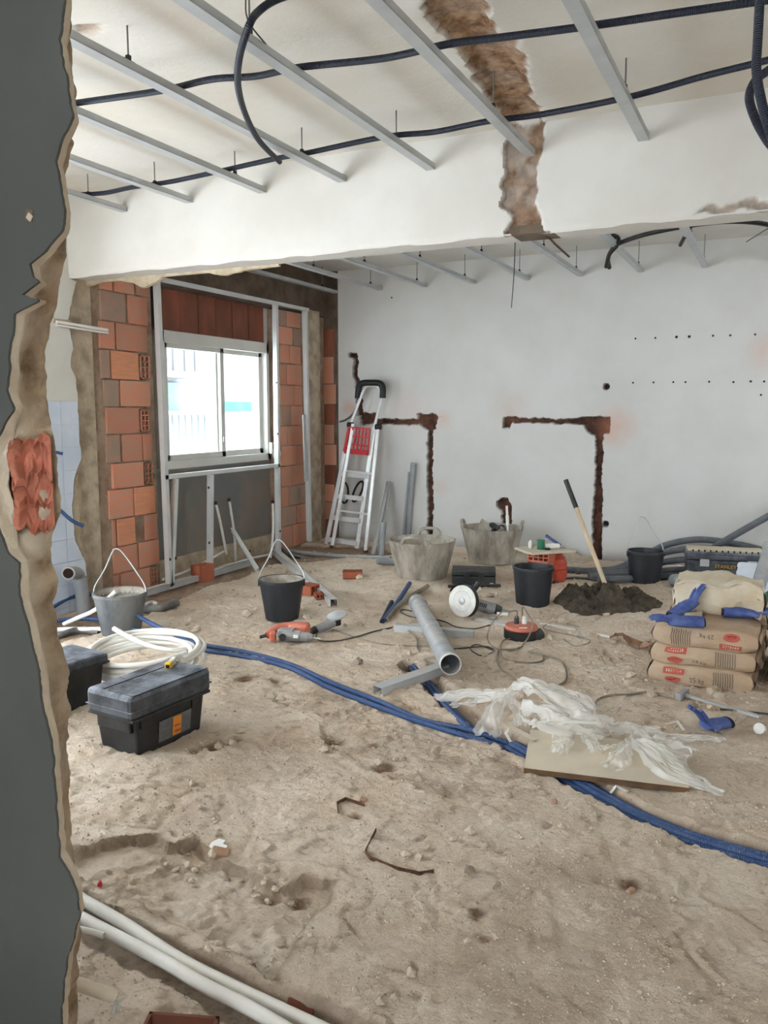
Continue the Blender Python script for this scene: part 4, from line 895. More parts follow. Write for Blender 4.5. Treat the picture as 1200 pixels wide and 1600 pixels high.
MB().lathe([(.07, 0), (.095, .06), (.1, .12), (.085, .2), (.05, .26), (.02, .28)], 16).build('net', 'orange_net', nb_, smooth=60)
for k in range(5): MB().lathe([(.102 - .0005 * (k - 2) ** 2 * 12, .04 + k * .045), (.104 - .0005 * (k - 2) ** 2 * 12, .044 + k * .045)], 16).build('cord_ring', 'red_plastic', nb_)
# ================================================================ mortar heap with a shovel handle
hc = P(945, 945); n = 90
u, v = np.meshgrid(np.linspace(-.46, .46, n), np.linspace(-.36, .36, n), indexing='ij')
rr = np.hypot(u / .40, v / .29) + .22 * fbm(u * 5 + 3, v * 5, 7, 3)
hz = np.clip(1 - rr, 0, 1) ** .7 * .20 * (1 + 1.0 * fbm(u * 8, v * 8, 3, 5)) + .07 * np.clip(1 - rr, 0, 1) ** .3 * fbm(u * 26, v * 26, 4, 3) - .006
X_ = hc[0] + u * math.cos(YAW) - v * math.sin(YAW); Y_ = hc[1] + u * math.sin(YAW) + v * math.cos(YAW)
Zf = floor_h(X_, Y_)[0]
hp = grid('mortar_heap', np.stack([X_ - hc[0], Y_ - hc[1], Zf + hz - .004], -1), 'mortar_wet'); hp.location = (hc[0], hc[1], 0)
tag(hp, 'heap of dark wet mortar on the floor with a shovel stuck in it', 'mortar heap')
sh = thing('shovel', 'shovel with wooden handle and black grip stuck upright in the mortar heap', 'shovel', P(952, 930, .07))
s0 = Vector((0, 0, 0)); top = PY(884, 750, sh.location[1] + .22) - sh.location
MB().tube([s0, top * .75], .017, 10, smooth=False).build('wooden_handle', 'wood', sh, smooth=60); MB().tube([top * .75, top], .019, 10, smooth=False).build('grip', 'case_black', sh, smooth=60)
MB().tube([s0 - top.normalized() * .05, s0 + top.normalized() * .08], .024, 10, smooth=False).bar(s0 - top.normalized() * .2, s0 - top.normalized() * .04, .2, .006).build('blade', 'mortar_wet', sh, smooth=60)
hp2 = P(890, 876); n = 40
u, v = np.meshgrid(np.linspace(-.3, .3, n), np.linspace(-.2, .2, n), indexing='ij')
hz = np.clip(1 - np.hypot(u / .26, v / .17), 0, 1) ** .8 * .09 * (1 + .8 * fbm(u * 14, v * 14, 9, 3)) - .004
X_ = hp2[0] + u; Y_ = hp2[1] + .05 + v
o = grid('sand_heap', np.stack([u, v, floor_h(X_, Y_)[0] + hz], -1), 'stone_grey'); o.location = (hp2[0], hp2[1] + .05, 0); tag(o, 'small grey sand heap against the far wall beside the shovel', 'sand heap')
# ================================================================ grey conduit coils at the right
def ground(pts, r): return [G(x, y, r + dz) for x, y, dz in pts]
for k, (pts, lb) in enumerate((
    ([P(900, 893, .03), P(960, 889, .04), P(1000, 872, .12), PF(1040, 852, .22), PF(1090, 843, .27), PF(1150, 850, .24), PF(1215, 866, .2), P(1300, 885, .12), P(1380, 905, .035)], 'thick grey conduit arching highest over the coil by the far wall'),
    ([P(880, 890, .03), P(960, 893, .04), PF(1010, 872, .14), PF(1060, 859, .2), PF(1120, 858, .2), PF(1215, 874, .16), P(1300, 895, .09), P(1360, 912, .035)], 'thick grey conduit second in the arching coil by the far wall'),
    ([P(930, 898, .03), P(985, 893, .05), P(1030, 880, .1), P(1080, 874, .12), P(1150, 880, .1), P(1215, 890, .08), P(1330, 908, .03)], 'thick grey conduit third in the coil by the far wall'),
    ([P(920, 900, .03), P(985, 898, .03), P(1040, 892, .05), P(1100, 890, .06), P(1215, 900, .05), P(1300, 915, .03)], 'thick grey conduit fourth in the coil, lower down'),
    ([P(935, 906, .03), P(985, 904, .03), P(1050, 900, .03), P(1120, 900, .03), P(1215, 908, .03), P(1290, 922, .03)], 'thick grey conduit lying lowest in the coil by the far wall'))):
    conduit('conduit_coil', pts, .03, 'conduit_grey', lb, n=12)
conduit('grey_pipe', [PF(1105, 862, .18), PF(1150, 835, .36), PY(1230, 790, 7.9)], .03, 'conduit_grey', 'thick grey conduit rising diagonally up the white wall from the coil', n=12)
conduit('black_hose', [G(865, 912, .012), G(890, 905, .012), G(930, 908, .012), G(960, 918, .012)], .012, 'black_cable', 'short black hose lying behind the mortar heap', 'hose')
# ================================================================ big tool box with lettering, white bag, pipe
def text_obj(txt, size, name, m_, parent, loc, rot, ext=.0008, fit=None):
    cu = bpy.data.curves.new(name, 'FONT'); cu.body = txt; cu.size = size; cu.align_x = 'CENTER'; cu.align_y = 'CENTER'; cu.extrude = ext; cu.resolution_u = 2
    to = bpy.data.objects.new(name + '_tmp', cu); COL.objects.link(to); dg = bpy.context.evaluated_depsgraph_get()
    me = bpy.data.meshes.new_from_object(to.evaluated_get(dg)); bpy.data.objects.remove(to)
    me.name = name; me.materials.clear(); me.materials.append(MATS[m_])
    o = bpy.data.objects.new(name, me); COL.objects.link(o); o.parent = parent; o.location = loc; o.rotation_euler = rot; return o
tb = thing('tool_box', 'large black tool box with a yellowish lid tray and gold lettering by the conduit coil', 'tool box', at(1132, 917), .16)
MB().box((0, .15, .11), (.60, .28, .22), taper=.95).build('body', 'box_blue', tb, bevel=.008)
MB().box((0, .15, .255), (.61, .29, .07)).build('lid', 'box_blue', tb, bevel=.012)
MB().box((0, .15, .297), (.58, .2, .022)).build('tray_lid', 'kraft_pale', tb, bevel=.004)
for k in range(12): MB().box((-.25 + k * .045, .042, .297), (.012, .012, .018)).build('rib', 'case_black', tb)
MB().box((-.16, .002, .205), (.07, .014, .06)).build('latch', 'galv', tb, bevel=.003); MB().box((.2, .002, .205), (.07, .014, .06)).build('latch', 'galv', tb, bevel=.003)
MB().box((0, .002, .25), (.3, .016, .03)).build('handle', 'box_blue', tb, bevel=.005)
text_obj('STANLEY', .04, 'lettering', 'gold', tb, (.0, .004, .178), (HP, 0, 0))
wb = thing('plastic_sack', 'white plastic sack with green printing in front of the large tool box', 'sack', at(1176, 940), .1)
def crumple(nu, nv, f, m_, name, parent=None, amp=.012, sc=14, seed=3, loc=None):
    uu, vv = np.meshgrid(np.linspace(0, 1, nu), np.linspace(0, 1, nv), indexing='ij'); p = f(uu, vv)
    q = np.stack([fbm(uu * sc * .6, vv * sc * .6, seed, 4), fbm(uu * sc * .6, vv * sc * .6, seed + 5, 4), fbm(uu * sc * .6, vv * sc * .6, seed + 9, 4)], -1)
    o = grid(name, p + q * amp, m_, parent=parent)
    if loc is not None: o.location = loc
    return o
def sackshape(w, dpt, h):
    def f(u, v):
        a = u * 2 * math.pi; k = np.clip(v * 1.15, 0, 1); pin = 1 - .55 * sstep(.55, 1., v)
        sx = np.sign(np.cos(a)) * np.abs(np.cos(a)) ** .6; sy = np.sign(np.sin(a)) * np.abs(np.sin(a)) ** .6
        return np.stack([w / 2 * sx * (1 - .1 * sstep(.5, 1, v)), dpt / 2 * sy * pin, h * v], -1)
    return f
crumple(50, 26, sackshape(.24, .1, .30), 'bag_white', 'sack_body', wb, .02, 9, 5)
text_obj('ROYF', .055, 'lettering', 'black_plastic', wb, (.03, -.066, .13), (HP, -.6, 0)); MB().prism([(-.02, 0), (.1, 0), (.1, .09)], lambda u, v, k: (u, -.064 + .002 * k, v + .02)).build('green_print', 'green', wb)
lean('grey_pipe', P(1172, 955), PD(1206, 850, 6.0), 'pvc_grey', 'thick grey plastic pipe leaning beside the white sack', r=.05)
tag(MB().lathe([(.04, 0), (.05, .01), (.05, .1), (.035, .13), (.015, .15)], 14, at(1052, 915) + Vector((0, 0, .05)), Euler((1.35, 0, .5)).to_matrix()).build('plastic_bottle', 'pvc_grey', smooth=50), 'translucent grey bottle lying between the heap and the cement sacks', 'bottle')
conduit('wire_hoop', [at(1062, 925) + Vector((0, 0, .01)), P(1065, 903, .1), P(1078, 897, .14), P(1092, 905, .1)], .008, 'galv', 'thin metal hoop standing behind the pale cement sack', 'hoop')
# ================================================================ cement sacks
def sack_fn(w, d, h, seed, soft=0.):
    def f(p):
        x, y, z = p
        ex = abs(x) ** 8; ey = abs(y) ** 8
        zz = z * h / 2 * (1 - .2 * ex - .14 * ey)
        xx = x * w / 2 * (1 - .05 * z * z); yy = y * d / 2 * (1 - .07 * z * z)
        q = float(fbm(np.array([x * 1.7 + seed]), np.array([y * 1.7 + z * 1.3]), seed, 4)[0])
        q2 = float(fbm(np.array([x * 4.5 + seed]), np.array([z * 4 + y]), seed + 3, 3)[0])
        s = .016 + soft
        return Vector((xx + s * .2 * q2, yy + s * .5 * q + .002 * q2, zz + s * q + h / 2))
    return f
def cube_pts(n):
    vs = {}; faces = []
    def vid(p):
        k = tuple(round(c, 5) for c in p)
        if k not in vs: vs[k] = len(vs)
        return vs[k]
    r = np.linspace(-1, 1, n + 1)
    for ax in range(3):
        for s in (-1, 1):
            for i in range(n):
                for j in range(n):
                    q = []
                    for a, b in ((i, j), (i + 1, j), (i + 1, j + 1), (i, j + 1)):
                        p = [0, 0, 0]; p[ax] = s; p[(ax + 1) % 3] = r[a]; p[(ax + 2) % 3] = r[b]; q.append(vid(p))
                    faces.append(tuple(q))
    return list(vs.keys()), faces
CV, CF = cube_pts(12)
def patch(f, x0, x1, z0, z1, nx, nz, off=.003, shape=None):
    mb = MB(); vs = []; fs = []
    for i in range(nx + 1):
        for j in range(nz + 1):
            u = -1 + 2 * i / nx; v = -1 + 2 * j / nz
            if shape == 'ell': k = max(abs(u), abs(v)) / (math.hypot(u, v) + 1e-6) if (u or v) else 1; u, v = u * k, v * k
            p = f(((x0 + x1) / 2 + (x1 - x0) / 2 * u, -1, (z0 + z1) / 2 + (z1 - z0) / 2 * v)); vs.append(p + Vector((0, -off, 0)))
    for i in range(nx):
        for j in range(nz): a = i * (nz + 1) + j; fs.append((a, a + nz + 1, a + nz + 2, a + 1))
    return mb.add(vs, fs)
def map_text(txt, f, cx, cz, sx, sz, name, m_, parent, flip=1):
    cu = bpy.data.curves.new(name, 'FONT'); cu.body = txt; cu.size = 1; cu.align_x = 'CENTER'; cu.align_y = 'CENTER'; cu.resolution_u = 2
    to = bpy.data.objects.new(name + '_tmp', cu); COL.objects.link(to)
    me = bpy.data.meshes.new_from_object(to.evaluated_get(bpy.context.evaluated_depsgraph_get())); bpy.data.objects.remove(to)
    for v in me.vertices: v.co = f((cx + v.co.x * sx * flip, -1, cz + v.co.y * sz * flip)) + Vector((0, -.004, 0))
    me.materials.clear(); me.materials.append(MATS[m_]); o = bpy.data.objects.new(name, me); COL.objects.link(o); o.parent = parent
def sack(loc, rz, label, seed, w=.52, d=.37, h=.118, m_='kraft', prints=None, soft=0., group=None):
    o = thing('cement_sack', label, 'sack', loc, rz, group); f = sack_fn(w, d, h, seed, soft)
    MB().add([f(p) for p in CV], CF).build('paper_body', m_, o, smooth=60)
    for s in (-1, 1):                         # stitched end folds
        mb = MB(); vs = []; n = 14
        for k in range(n + 1):
            y = -1 + 2 * k / n; p = f((s, y * .9, 0)); vs += [p + Vector((s * .001, 0, -.03 * h / .118)), p + Vector((s * .012, 0, .004 * math.sin(k * 2.))), p + Vector((s * .001, 0, .03 * h / .118))]
        mb.add(vs, [(k * 3 + j, k * 3 + 3 + j, k * 3 + 4 + j, k * 3 + 1 + j) for k in range(n) for j in range(2)]).build('end_fold', m_, o)
    if prints:
        fl = prints
        X = lambda a: a * fl
        def pt(nm, m2, x0, x1, z0, z1, sh=None, nx=10, nz=6):
            a, b = sorted((X(x0), X(x1))); c, e = sorted((z0 * fl, z1 * fl)); patch(f, a, b, c, e, nx, nz, shape=sh).build(nm, m2, o)
        pt('red_print', 'print_red', -.72, -.3, .18, .78); pt('oval_print', 'print_red', -.68, -.36, -.78, -.08, 'ell')
        pt('oval_core', 'print_darkred', -.62, -.42, -.6, -.28, 'ell')
        for k in range(9): pt('stripe_print', 'print_grey', .26 + .045 * k, .275 + .045 * k, -.7 + .1 * (k % 2), .75, nx=1, nz=6)
        map_text('25 kg', f, X(-.05), -.42 * fl, .13, .55, 'weight_print', 'print_grey', o, fl)
        for k in range(7): pt('pale_print', 'kraft_pale', -.66 + .045 * k, -.635 + .045 * k, .34, .62, nx=1, nz=3)
    return o
sx0, sy0 = -.315, 4.675; z0 = fz(sx0, sy0) - .01
sack((sx0 - .005, sy0, z0), -.03, 'brown paper cement sack with red print, bottom of the front pile', 11, prints=1)
sack((sx0 + .005, sy0 + .005, z0 + .108), -.05, 'brown paper cement sack with red print, middle of the front pile', 22, prints=1)
sack((sx0 + .01, sy0 - .005, z0 + .216), -.04, 'brown paper cement sack with upside-down print, top of the front pile', 33, prints=-1)
def halfsack(u, v):
    a = u * 2 * math.pi; sx = np.sign(np.cos(a)) * np.abs(np.cos(a)) ** .55; sy = np.sign(np.sin(a)) * np.abs(np.sin(a)) ** .55
    k = sstep(.7, 1, v)
    return np.stack([(.215 + .02 * v) * sx * (1 - .12 * v), (.12 - .03 * v) * sy * (1 - .97 * k) + .05 * v, .235 * v - .03 * np.cos(a) * v], -1)
for k, lb in enumerate(('bottom', 'middle', 'top')):
    sack((sx0 + .03, sy0 + .385 + .006 * k, z0 + .106 * k), .02 * k, 'brown cement sack in the rear pile behind the front pile, ' + lb + ' one', 91 + k * 5)
hs = sack((sx0 + .04, sy0 + .225, z0 + .322), .03, 'pale crumpled half-empty cement sack lying on top of the front pile', 71, w=.46, d=.27, h=.20, m_='kraft_pale', soft=.045); hs.rotation_euler = (-.1, .02, .03)
rx, ry = .26, 4.86
for k, lb in enumerate(('brown cement sack with red print, bottom of the side pile', 'brown cement sack with red print, middle of the side pile', 'brown cement sack, top of the side pile')):
    sack((rx + .01 * k, ry + .01 * (k % 2), fz(rx, ry) - .01 + k * .108), .02 * k, lb, 44 + k * 7, prints=1 if k < 2 else -1)
hs2 = crumple(50, 24, halfsack, 'kraft', 'open_cement_sack', None, .035, 8, 15, (rx - .0, ry + .03, .31)); hs2.scale = (.95, .9, .6); tag(hs2, 'torn brown cement sack crumpled on top of the side pile', 'sack')
# ================================================================ gloves and tape
def glove(loc, rz, label, curl=.3, thumb=1, rot=None, s=1.):
    o = thing('work_glove', label, 'glove', loc, rz, rot=rot, group=None); mb = MB()
    n = 14; prof = [(-.10, .046, .026), (-.06, .046, .027), (-.02, .052, .026), (.02, .052, .024), (.05, .045, .018)]
    vs = []
    for x, ry_, rz_ in prof:
        for k in range(n): a = 2 * math.pi * k / n; vs.append(Vector((x, ry_ * math.cos(a), .024 + rz_ * math.sin(a))) * s)
    fs = [(i * n + k, i * n + (k + 1) % n, (i + 1) * n + (k + 1) % n, (i + 1) * n + k) for i in range(4) for k in range(n)] + [tuple((4 * n + k) for k in range(n))]
    mb.add(vs, fs); mb.build('palm', 'glove_blue', o, smooth=70)
    for k, (y, ln) in enumerate(((-.032, .075), (-.011, .09), (.011, .085), (.031, .065))):
        MB().tube([Vector((.025, y * .9, .024)) * s, Vector((.045 + ln * .45, y * 1.15, .026 + curl * .03)) * s, Vector((.045 + ln, y * 1.35, .016 + curl * .05)) * s], .0115 * s, 8, 4, r2=.0085 * s).build('finger', 'glove_blue', o, smooth=70)
    MB().tube([Vector((-.02, thumb * .035, .026)) * s, Vector((.01, thumb * .062, .03)) * s, Vector((.04, thumb * .078, .026)) * s], .013 * s, 8, 4, r2=.009 * s).build('thumb', 'glove_blue', o, smooth=70)
    MB().lathe([(.040, -.006), (.043, 0), (.040, .012), (.034, .012), (.034, -.004)], 16, Vector((-.103, 0, .024)) * s, Matrix(((0, 0, 1), (0, 1, 0), (-.55, 0, 0))), close=True).build('cuff', 'glove_dark', o, smooth=60)
    MB().lathe([(.034, -.002), (.034, .002)], 14, Vector((-.105, 0, .024)) * s, Matrix(((0, 0, 1), (0, 1, 0), (-.55, 0, 0)))).build('cuff_opening', 'hole_dark', o)
    return o
zt = z0 + .325
p = P(1062, 975, zt + .02); glove((p[0], p[1], zt + .008), YAW + math.pi - .22, 'blue work glove lying palm down on the front cement pile beside the tape ring', thumb=-1, s=1.15)
p = P(1078, 958, zt + .02); tpz = p
tape = thing('tape_roll', 'beige roll of tape lying on the front cement pile under a glove', 'tape', (p[0], p[1], zt + .01))
MB().lathe([(.065, 0), (.065, .024), (.036, .024), (.036, 0)], 26, close=True).build('tape', 'fibreboard', tape, smooth=40); MB().lathe([(.037, .001), (.037, .025), (.033, .025), (.033, .001)], 26, close=True).build('core', 'kraft', tape, smooth=40)
glove((p[0] - .01, p[1] + .01, zt + .036), YAW + .1, 'blue work glove with a raised finger standing on the beige tape roll', curl=1.4, rot=(0, -.5, YAW + .25), s=1.05)
p = P(1165, 968, zt); glove((p[0], p[1], zt + .012), YAW - .25, 'blue work glove hanging over the right end of the front cement pile', thumb=-1, s=1.2)
p = at(1112, 1140); glove((p[0], p[1], p[2] + .006), YAW + math.pi + .3, 'crumpled blue work glove lying on the floor beside the plastic sheet', curl=2.2, s=.85)
# ================================================================ power tools on the floor
def cyl(mb, a, b, r, n=14, r2=None): return mb.tube([a, b], r, n, smooth=False, r2=r2)
rh = thing('rotary_hammer', 'orange and grey rotary hammer lying in front of a black bucket', 'power tool', at(452, 1003), YAW - .12)
b = MB(); cyl(b, (-.04, 0, .045), (.075, 0, .04), .042, 14, .036); b.box((-.02, .01, .06), (.1, .075, .05)); b.build('gear_housing', 'tool_grey', rh, smooth=40, bevel=.006)
b = MB(); cyl(b, (.07, 0, .04), (.12, 0, .038), .033, 14, .03); cyl(b, (.12, 0, .038), (.15, 0, .037), .03, 14, .018); b.build('chuck', 'tool_grey', rh, smooth=40)
MB().tube([(.148, 0, .037), (.2, -.005, .03)], .006, 8, smooth=False).build('drill_bit', 'galv', rh)
MB().box((.045, .085, .062), (.13, .09, .085)).build('motor', 'orange_plastic', rh, bevel=.02)
MB().tube([(-.01, .1, .08), (-.07, .09, .075), (-.12, .05, .055), (-.135, .0, .04)], .024, 10).build('handle', 'orange_plastic', rh, smooth=60)
MB().box((-.1, -.01, .04), (.04, .07, .06), (0, 0, .2)).build('grip_end', 'orange_plastic', rh, bevel=.012)
MB().lathe([(.022, 0), (.022, .012)], 14, (-.03, -.043, .045), Euler((HP, 0, 0)).to_matrix()).build('selector_knob', 'case_black', rh, smooth=30)
MB().box((.05, -.038, .05), (.03, .006, .02)).build('badge', 'paper_white', rh)
MB().tube([(-.145, -.0, .04), (-.185, -.01, .03)], .011, 8, smooth=False).build('cable_boot', 'case_black', rh)
sg = thing('small_grinder', 'small dark angle grinder with a grey disc standing beside the rotary hammer', 'power tool', at(511, 985), YAW + .75)
b = MB(); cyl(b, (-.10, 0, .03), (.05, 0, .055), .028, 14, .032); b.build('body', 'tool_grey', sg, smooth=40); MB().box((.075, 0, .06), (.055, .055, .06)).build('gear_head', 'case_black', sg, bevel=.01)
MB().lathe([(.068, 0), (.068, .012), (.03, .016), (.012, .024)], 26, (.085, 0, .092), Euler((0, -.25, 0)).to_matrix()).build('disc', 'galv', sg, smooth=30)
MB().lathe([(.029, 0), (.024, .03), (.014, .04)], 12, (-.095, 0, .031), Euler((0, -HP - .16, 0)).to_matrix()).build('end_cap', 'case_black', sg, smooth=40)
ag = thing('angle_grinder', 'large grey angle grinder with a white cutting disc and black side handle', 'power tool', at(735, 962), YAW)
Rd = Vector((-.62, -.76, .14)).to_track_quat('Z', 'Y').to_matrix(); dc = Vector((-.062, -.02, .118))
MB().lathe([(.112, -.002), (.114, 0), (.112, .002), (.03, .004)], 40, dc, Rd).build('cutting_disc', 'blade', ag, smooth=20)
for r_ in (.052, .068): MB().lathe([(r_, .003), (r_ + .005, .0036), (r_ + .006, .003)], 30, dc, Rd).build('disc_ring', 'galv', ag)
b = MB().lathe([(.026, .003), (.026, .007), (.016, .012)], 18, dc, Rd); b.build('flange_nut', 'galv', ag, smooth=30)
g = MB(); vs = []; n = 22
for k in range(n + 1):
    a = math.pi * (-.35 + 1.2 * k / n)
    for r_, z_ in ((.122, .012), (.122, -.03), (.03, -.032)): vs.append(Rd @ Vector((r_ * math.cos(a), r_ * math.sin(a), z_)) + dc)
g.add(vs, [(k * 3 + j, k * 3 + 1 + j, k * 3 + 4 + j, k * 3 + 3 + j) for k in range(n) for j in range(2)]).build('guard', 'case_black', ag)
ax = Vector((.19, .0, -.06)); h0 = dc + Vector((.045, .05, -.01))
MB().box(h0 + Vector((.005, 0, -.01)), (.07, .075, .075), (0, .3, .5)).build('gear_head', 'case_black', ag, bevel=.012)
b = MB(); cyl(b, h0 + Vector((.02, .0, -.015)), h0 + ax, .047, 16, .042); b.build('motor_body', 'tool_grey', ag, smooth=40)
b = MB(); cyl(b, h0 + ax, h0 + ax * 1.25, .042, 16, .034); b.build('vent_ring', 'case_black', ag, smooth=40)
b = MB(); cyl(b, h0 + ax * 1.2, h0 + ax * 1.62, .022, 12); b.build('tail_handle', 'tool_grey', ag, smooth=40)
for k in range(4): MB().box(h0 + ax * (.45 + .07 * k) + Vector((0, -.043, .012)), (.006, .008, .03), (0, .3, 0)).build('vent_slot', 'case_black', ag)
b = MB(); cyl(b, h0 + Vector((.01, .02, .02)), h0 + Vector((.085, .06, .12)), .016, 12, .021); b.build('side_handle', 'case_black', ag, smooth=40)
pb = thing('power_block', 'round orange and black power block with plugged cables on the floor', 'power block', at(816, 1000), YAW)
MB().lathe([(.105, 0), (.112, .008), (.112, .06), (.1, .066)], 30, (0, .04, 0)).build('base', 'case_black', pb, smooth=35); MB().lathe([(.104, .064), (.106, .07), (.1, .088), (.03, .094)], 30, (0, .04, 0)).build('top', 'orange_plastic', pb, smooth=35)
MB().box((.085, .02, .03), (.1, .12, .055)).build('socket_box', 'case_black', pb, bevel=.008)
MB().box((-.005, -.045, .082), (.05, .004, .028), (.5, 0, 0)).build('white_label', 'paper_white', pb)
for x, m_ in ((-.03, 'case_black'), (.02, 'paper_white')):
    MB().lathe([(.016, 0), (.016, .04), (.009, .055)], 10, (x, .05, .09)).build('plug', m_, pb, smooth=40)
# cables
pl1 = P(806, 962, .15); pl2 = P(818, 958, .16)
def cable(pts, label, r=.0045, m_='cable_beige'): return tag(MB().tube(pts, r, 6, 6).build('power_cable', m_, smooth=60), label, 'cable')
gg = lambda l, dz=.006: [G(x, y, dz) for x, y in l]
cable([P(807, 965, .13), P(808, 955, .16), P(800, 955, .2), P(785, 956, .2), P(770, 972, .14), P(762, 990, .08)] + gg([(764, 1005), (775, 1014), (790, 1018), (812, 1012), (822, 1000), (815, 996)]), 'beige cable arching from the power block to the left and coiling in front')
cable([P(816, 962, .15), P(817, 948, .22), P(826, 962, .2), P(832, 972, .18), P(828, 990, .1)] + gg([(818, 1008), (800, 1018), (783, 1016), (786, 1004), (800, 1000), (815, 1002)]), 'beige cable arching from the power block to the right and coiling in front')
cable(gg([(778, 1018), (776, 1032), (784, 1048), (800, 1060), (825, 1074), (855, 1076), (880, 1068), (885, 1055), (876, 1036), (850, 1025), (825, 1020)]), 'beige cable sweeping in the widest loop towards the plastic sheet', .006)
cable(gg([(780, 1018), (786, 1028), (805, 1036), (830, 1040), (848, 1034), (846, 1026), (830, 1022)]), 'beige cable in the smaller loop inside the widest one', .005)
cable(gg([(766, 978), (740, 984), (712, 982), (696, 975), (672, 968), (650, 960), (632, 954), (626, 958), (640, 964), (668, 972), (700, 985)]), 'dark cable tangled behind the big grey pipe', .0045, 'black_cable')
cable(gg([(770, 1016), (745, 1010), (735, 1016), (752, 1024), (772, 1018), (758, 1012), (720, 1012), (700, 1018)]), 'thin dark cable looping in front of the big grey pipe', .004, 'black_cable')
cable(gg([(640, 975), (636, 985), (650, 1000), (652, 1014)]) + gg([(655, 1020)]), 'short beige cable beside the big grey pipe', .0045)
cable([at(498, 988) + Vector((0, 0, .02))] + gg([(494, 998), (505, 1003), (530, 1000), (560, 995), (585, 988), (610, 982), (625, 978)]), 'black cable of the small grinder trailing towards the metal channel', .005, 'black_cable')
cable(gg([(520, 985), (560, 1000), (600, 1008), (640, 1010), (670, 1012)]), 'thin grey cable lying between the small grinder and the big grey pipe', .004)
cable(gg([(880, 1000), (900, 1010), (920, 1000), (850, 985), (870, 972), (905, 980)]), 'thin grey cable lying right of the power block', .003)
cable(gg([(928, 1105), (935, 1095), (952, 1089), (985, 1086), (1015, 1084), (1050, 1091), (1064, 1093)]), 'dark cable curving from the plastic sheet to the long handled scraper', .006, 'cable_beige')
cable(gg([(1125, 1110), (1160, 1114), (1205, 1118)]), 'dark cable end running out beside the cement sacks', .005, 'black_cable')
# ================================================================ profiles and pipes on the floor
bp = thing('drain_pipe', 'big grey drain pipe lying across a metal channel on the floor', 'pipe', G(705, 1050))
a = P(704, 1038, .10); c = P(652, 942, .055)
MB().pipe(a - bp.location, c - bp.location, .056, .004, 24).build('tube', 'pvc_grey', bp, smooth=50)
d_ = (c - a).normalized(); MB().pipe(c - d_ * .1 - bp.location, c + d_ * .01 - bp.location, .064, .01, 24).build('socket', 'pvc_grey', bp, smooth=50); MB().pipe(a - d_ * .004 - bp.location, a + d_ * .02 - bp.location, .0575, .003, 24).build('ragged_end', 'pvc_white', bp, smooth=50)
def profile(x0, y0, x1, y1, label, w=.06, h=.04, m_='galv', z0=.0, z1=.0, name='metal_channel', flip=True):
    a, b = G(x0, y0, z0), G(x1, y1, z1); o = thing(name, label, 'profile', (a + b) / 2)
    MB().chan(a - o.location + Vector((0, 0, h)), b - o.location + Vector((0, 0, h)), w, h, (0, 0, -1)).build('rail', m_, o); return o
profile(590, 1086, 694, 1050, 'grey metal channel lying under the open end of the big grey pipe', .07, .045)
profile(618, 985, 740, 996, 'galvanised metal channel lying behind under the big grey pipe', .07, .045)
profile(745, 970, 800, 978, 'pale flat metal strip lying behind the power block', .04, .012, 'steel')
profile(845, 975, 900, 985, 'thin white plastic strip lying right of the power block', .025, .01, 'pvc_white', name='plastic_strip')
profile(935, 992, 960, 1000, 'short white plastic strip lying beside the torn brown card', .02, .01, 'pvc_white', name='plastic_strip')
at_ = thing('square_tube', 'long bare aluminium square tube lying on the floor beside a bucket', 'profile', G(478, 905)); a, b = P(430, 862, .03), P(522, 942, .03)
q = MB(); n_ = (b - a).normalized(); sx = n_.cross(Vector((0, 0, 1))).normalized()
for off, w, h in ((Vector((0, 0, .028)), .06, .004), (Vector((0, 0, -.028)), .06, .004), (sx * .028, .004, .06), (-sx * .028, .004, .06)): q.bar(a + off - at_.location, b + off - at_.location, w, h)
q.build('tube', 'alu', at_)
tag(MB().bx(0, .001, 0, .001, 0, .001).build('x', 'alu'), 'x', 'x') if False else None
for pts, lb, m_ in (([G(600, 972, .012), G(622, 945, .02), G(640, 920, .05)], 'blue conduit stub leaning against the empty tub', 'conduit_blue'), ([G(604, 972, .01), G(628, 945, .02), G(668, 916, .02)], 'dusty brown conduit stub lying beside the blue stub at the tub', 'cable_beige'), ([G(597, 974, .012), G(604, 960, .012), G(612, 944, .012)], 'short dark blue conduit piece at the foot of the blue stub', 'conduit_navy')):
    conduit('conduit_stub', pts, .018, m_, lb, n=10)
# loose bricks
def loose(x, y, rz, lb, w=.11, h=.07, l=.2, nx=3, nz=1, m_='clay', rot=None):
    o = thing('hollow_brick', lb, 'brick', at(x, y), rz, rot=rot); hollow(o, w, h, l, nx, nz, m_, .01); return o
loose(551, 903, YAW + HP, 'single orange hollow brick lying on open floor', .09, .07, .17, 3, 2)
o = thing('hollow_brick', 'orange hollow brick standing on end beside the stud frame', 'brick', at(317, 908), YAW - .55); 
mb = MB(); w, l, h, t = .11, .17, .15, .009
for i in range(3): c = -w / 2 + (w - t) * i / 2; mb.bx(c, c + t, -l / 2, l / 2, 0, h)
for i in range(4): c = -l / 2 + (l - t) * i / 3; mb.bx(-w / 2, w / 2, c, c + t, 0, h)
mb.build('clay_body', 'clay', o); MB().bx(-w / 2 + .004, w / 2 - .004, -l / 2 + .004, l / 2 - .004, .02, .05).build('cell_shade', 'hole_dark', o)  # dark block put in for the shade down the brick cells
loose(484, 928, YAW + .9, 'broken hollow brick beside the aluminium tube, behind the bucket', .1, .09, .12, 2, 1)
loose(498, 935, YAW + .3, 'brick fragment at the foot of the broken hollow brick', .06, .04, .09, 2, 1)
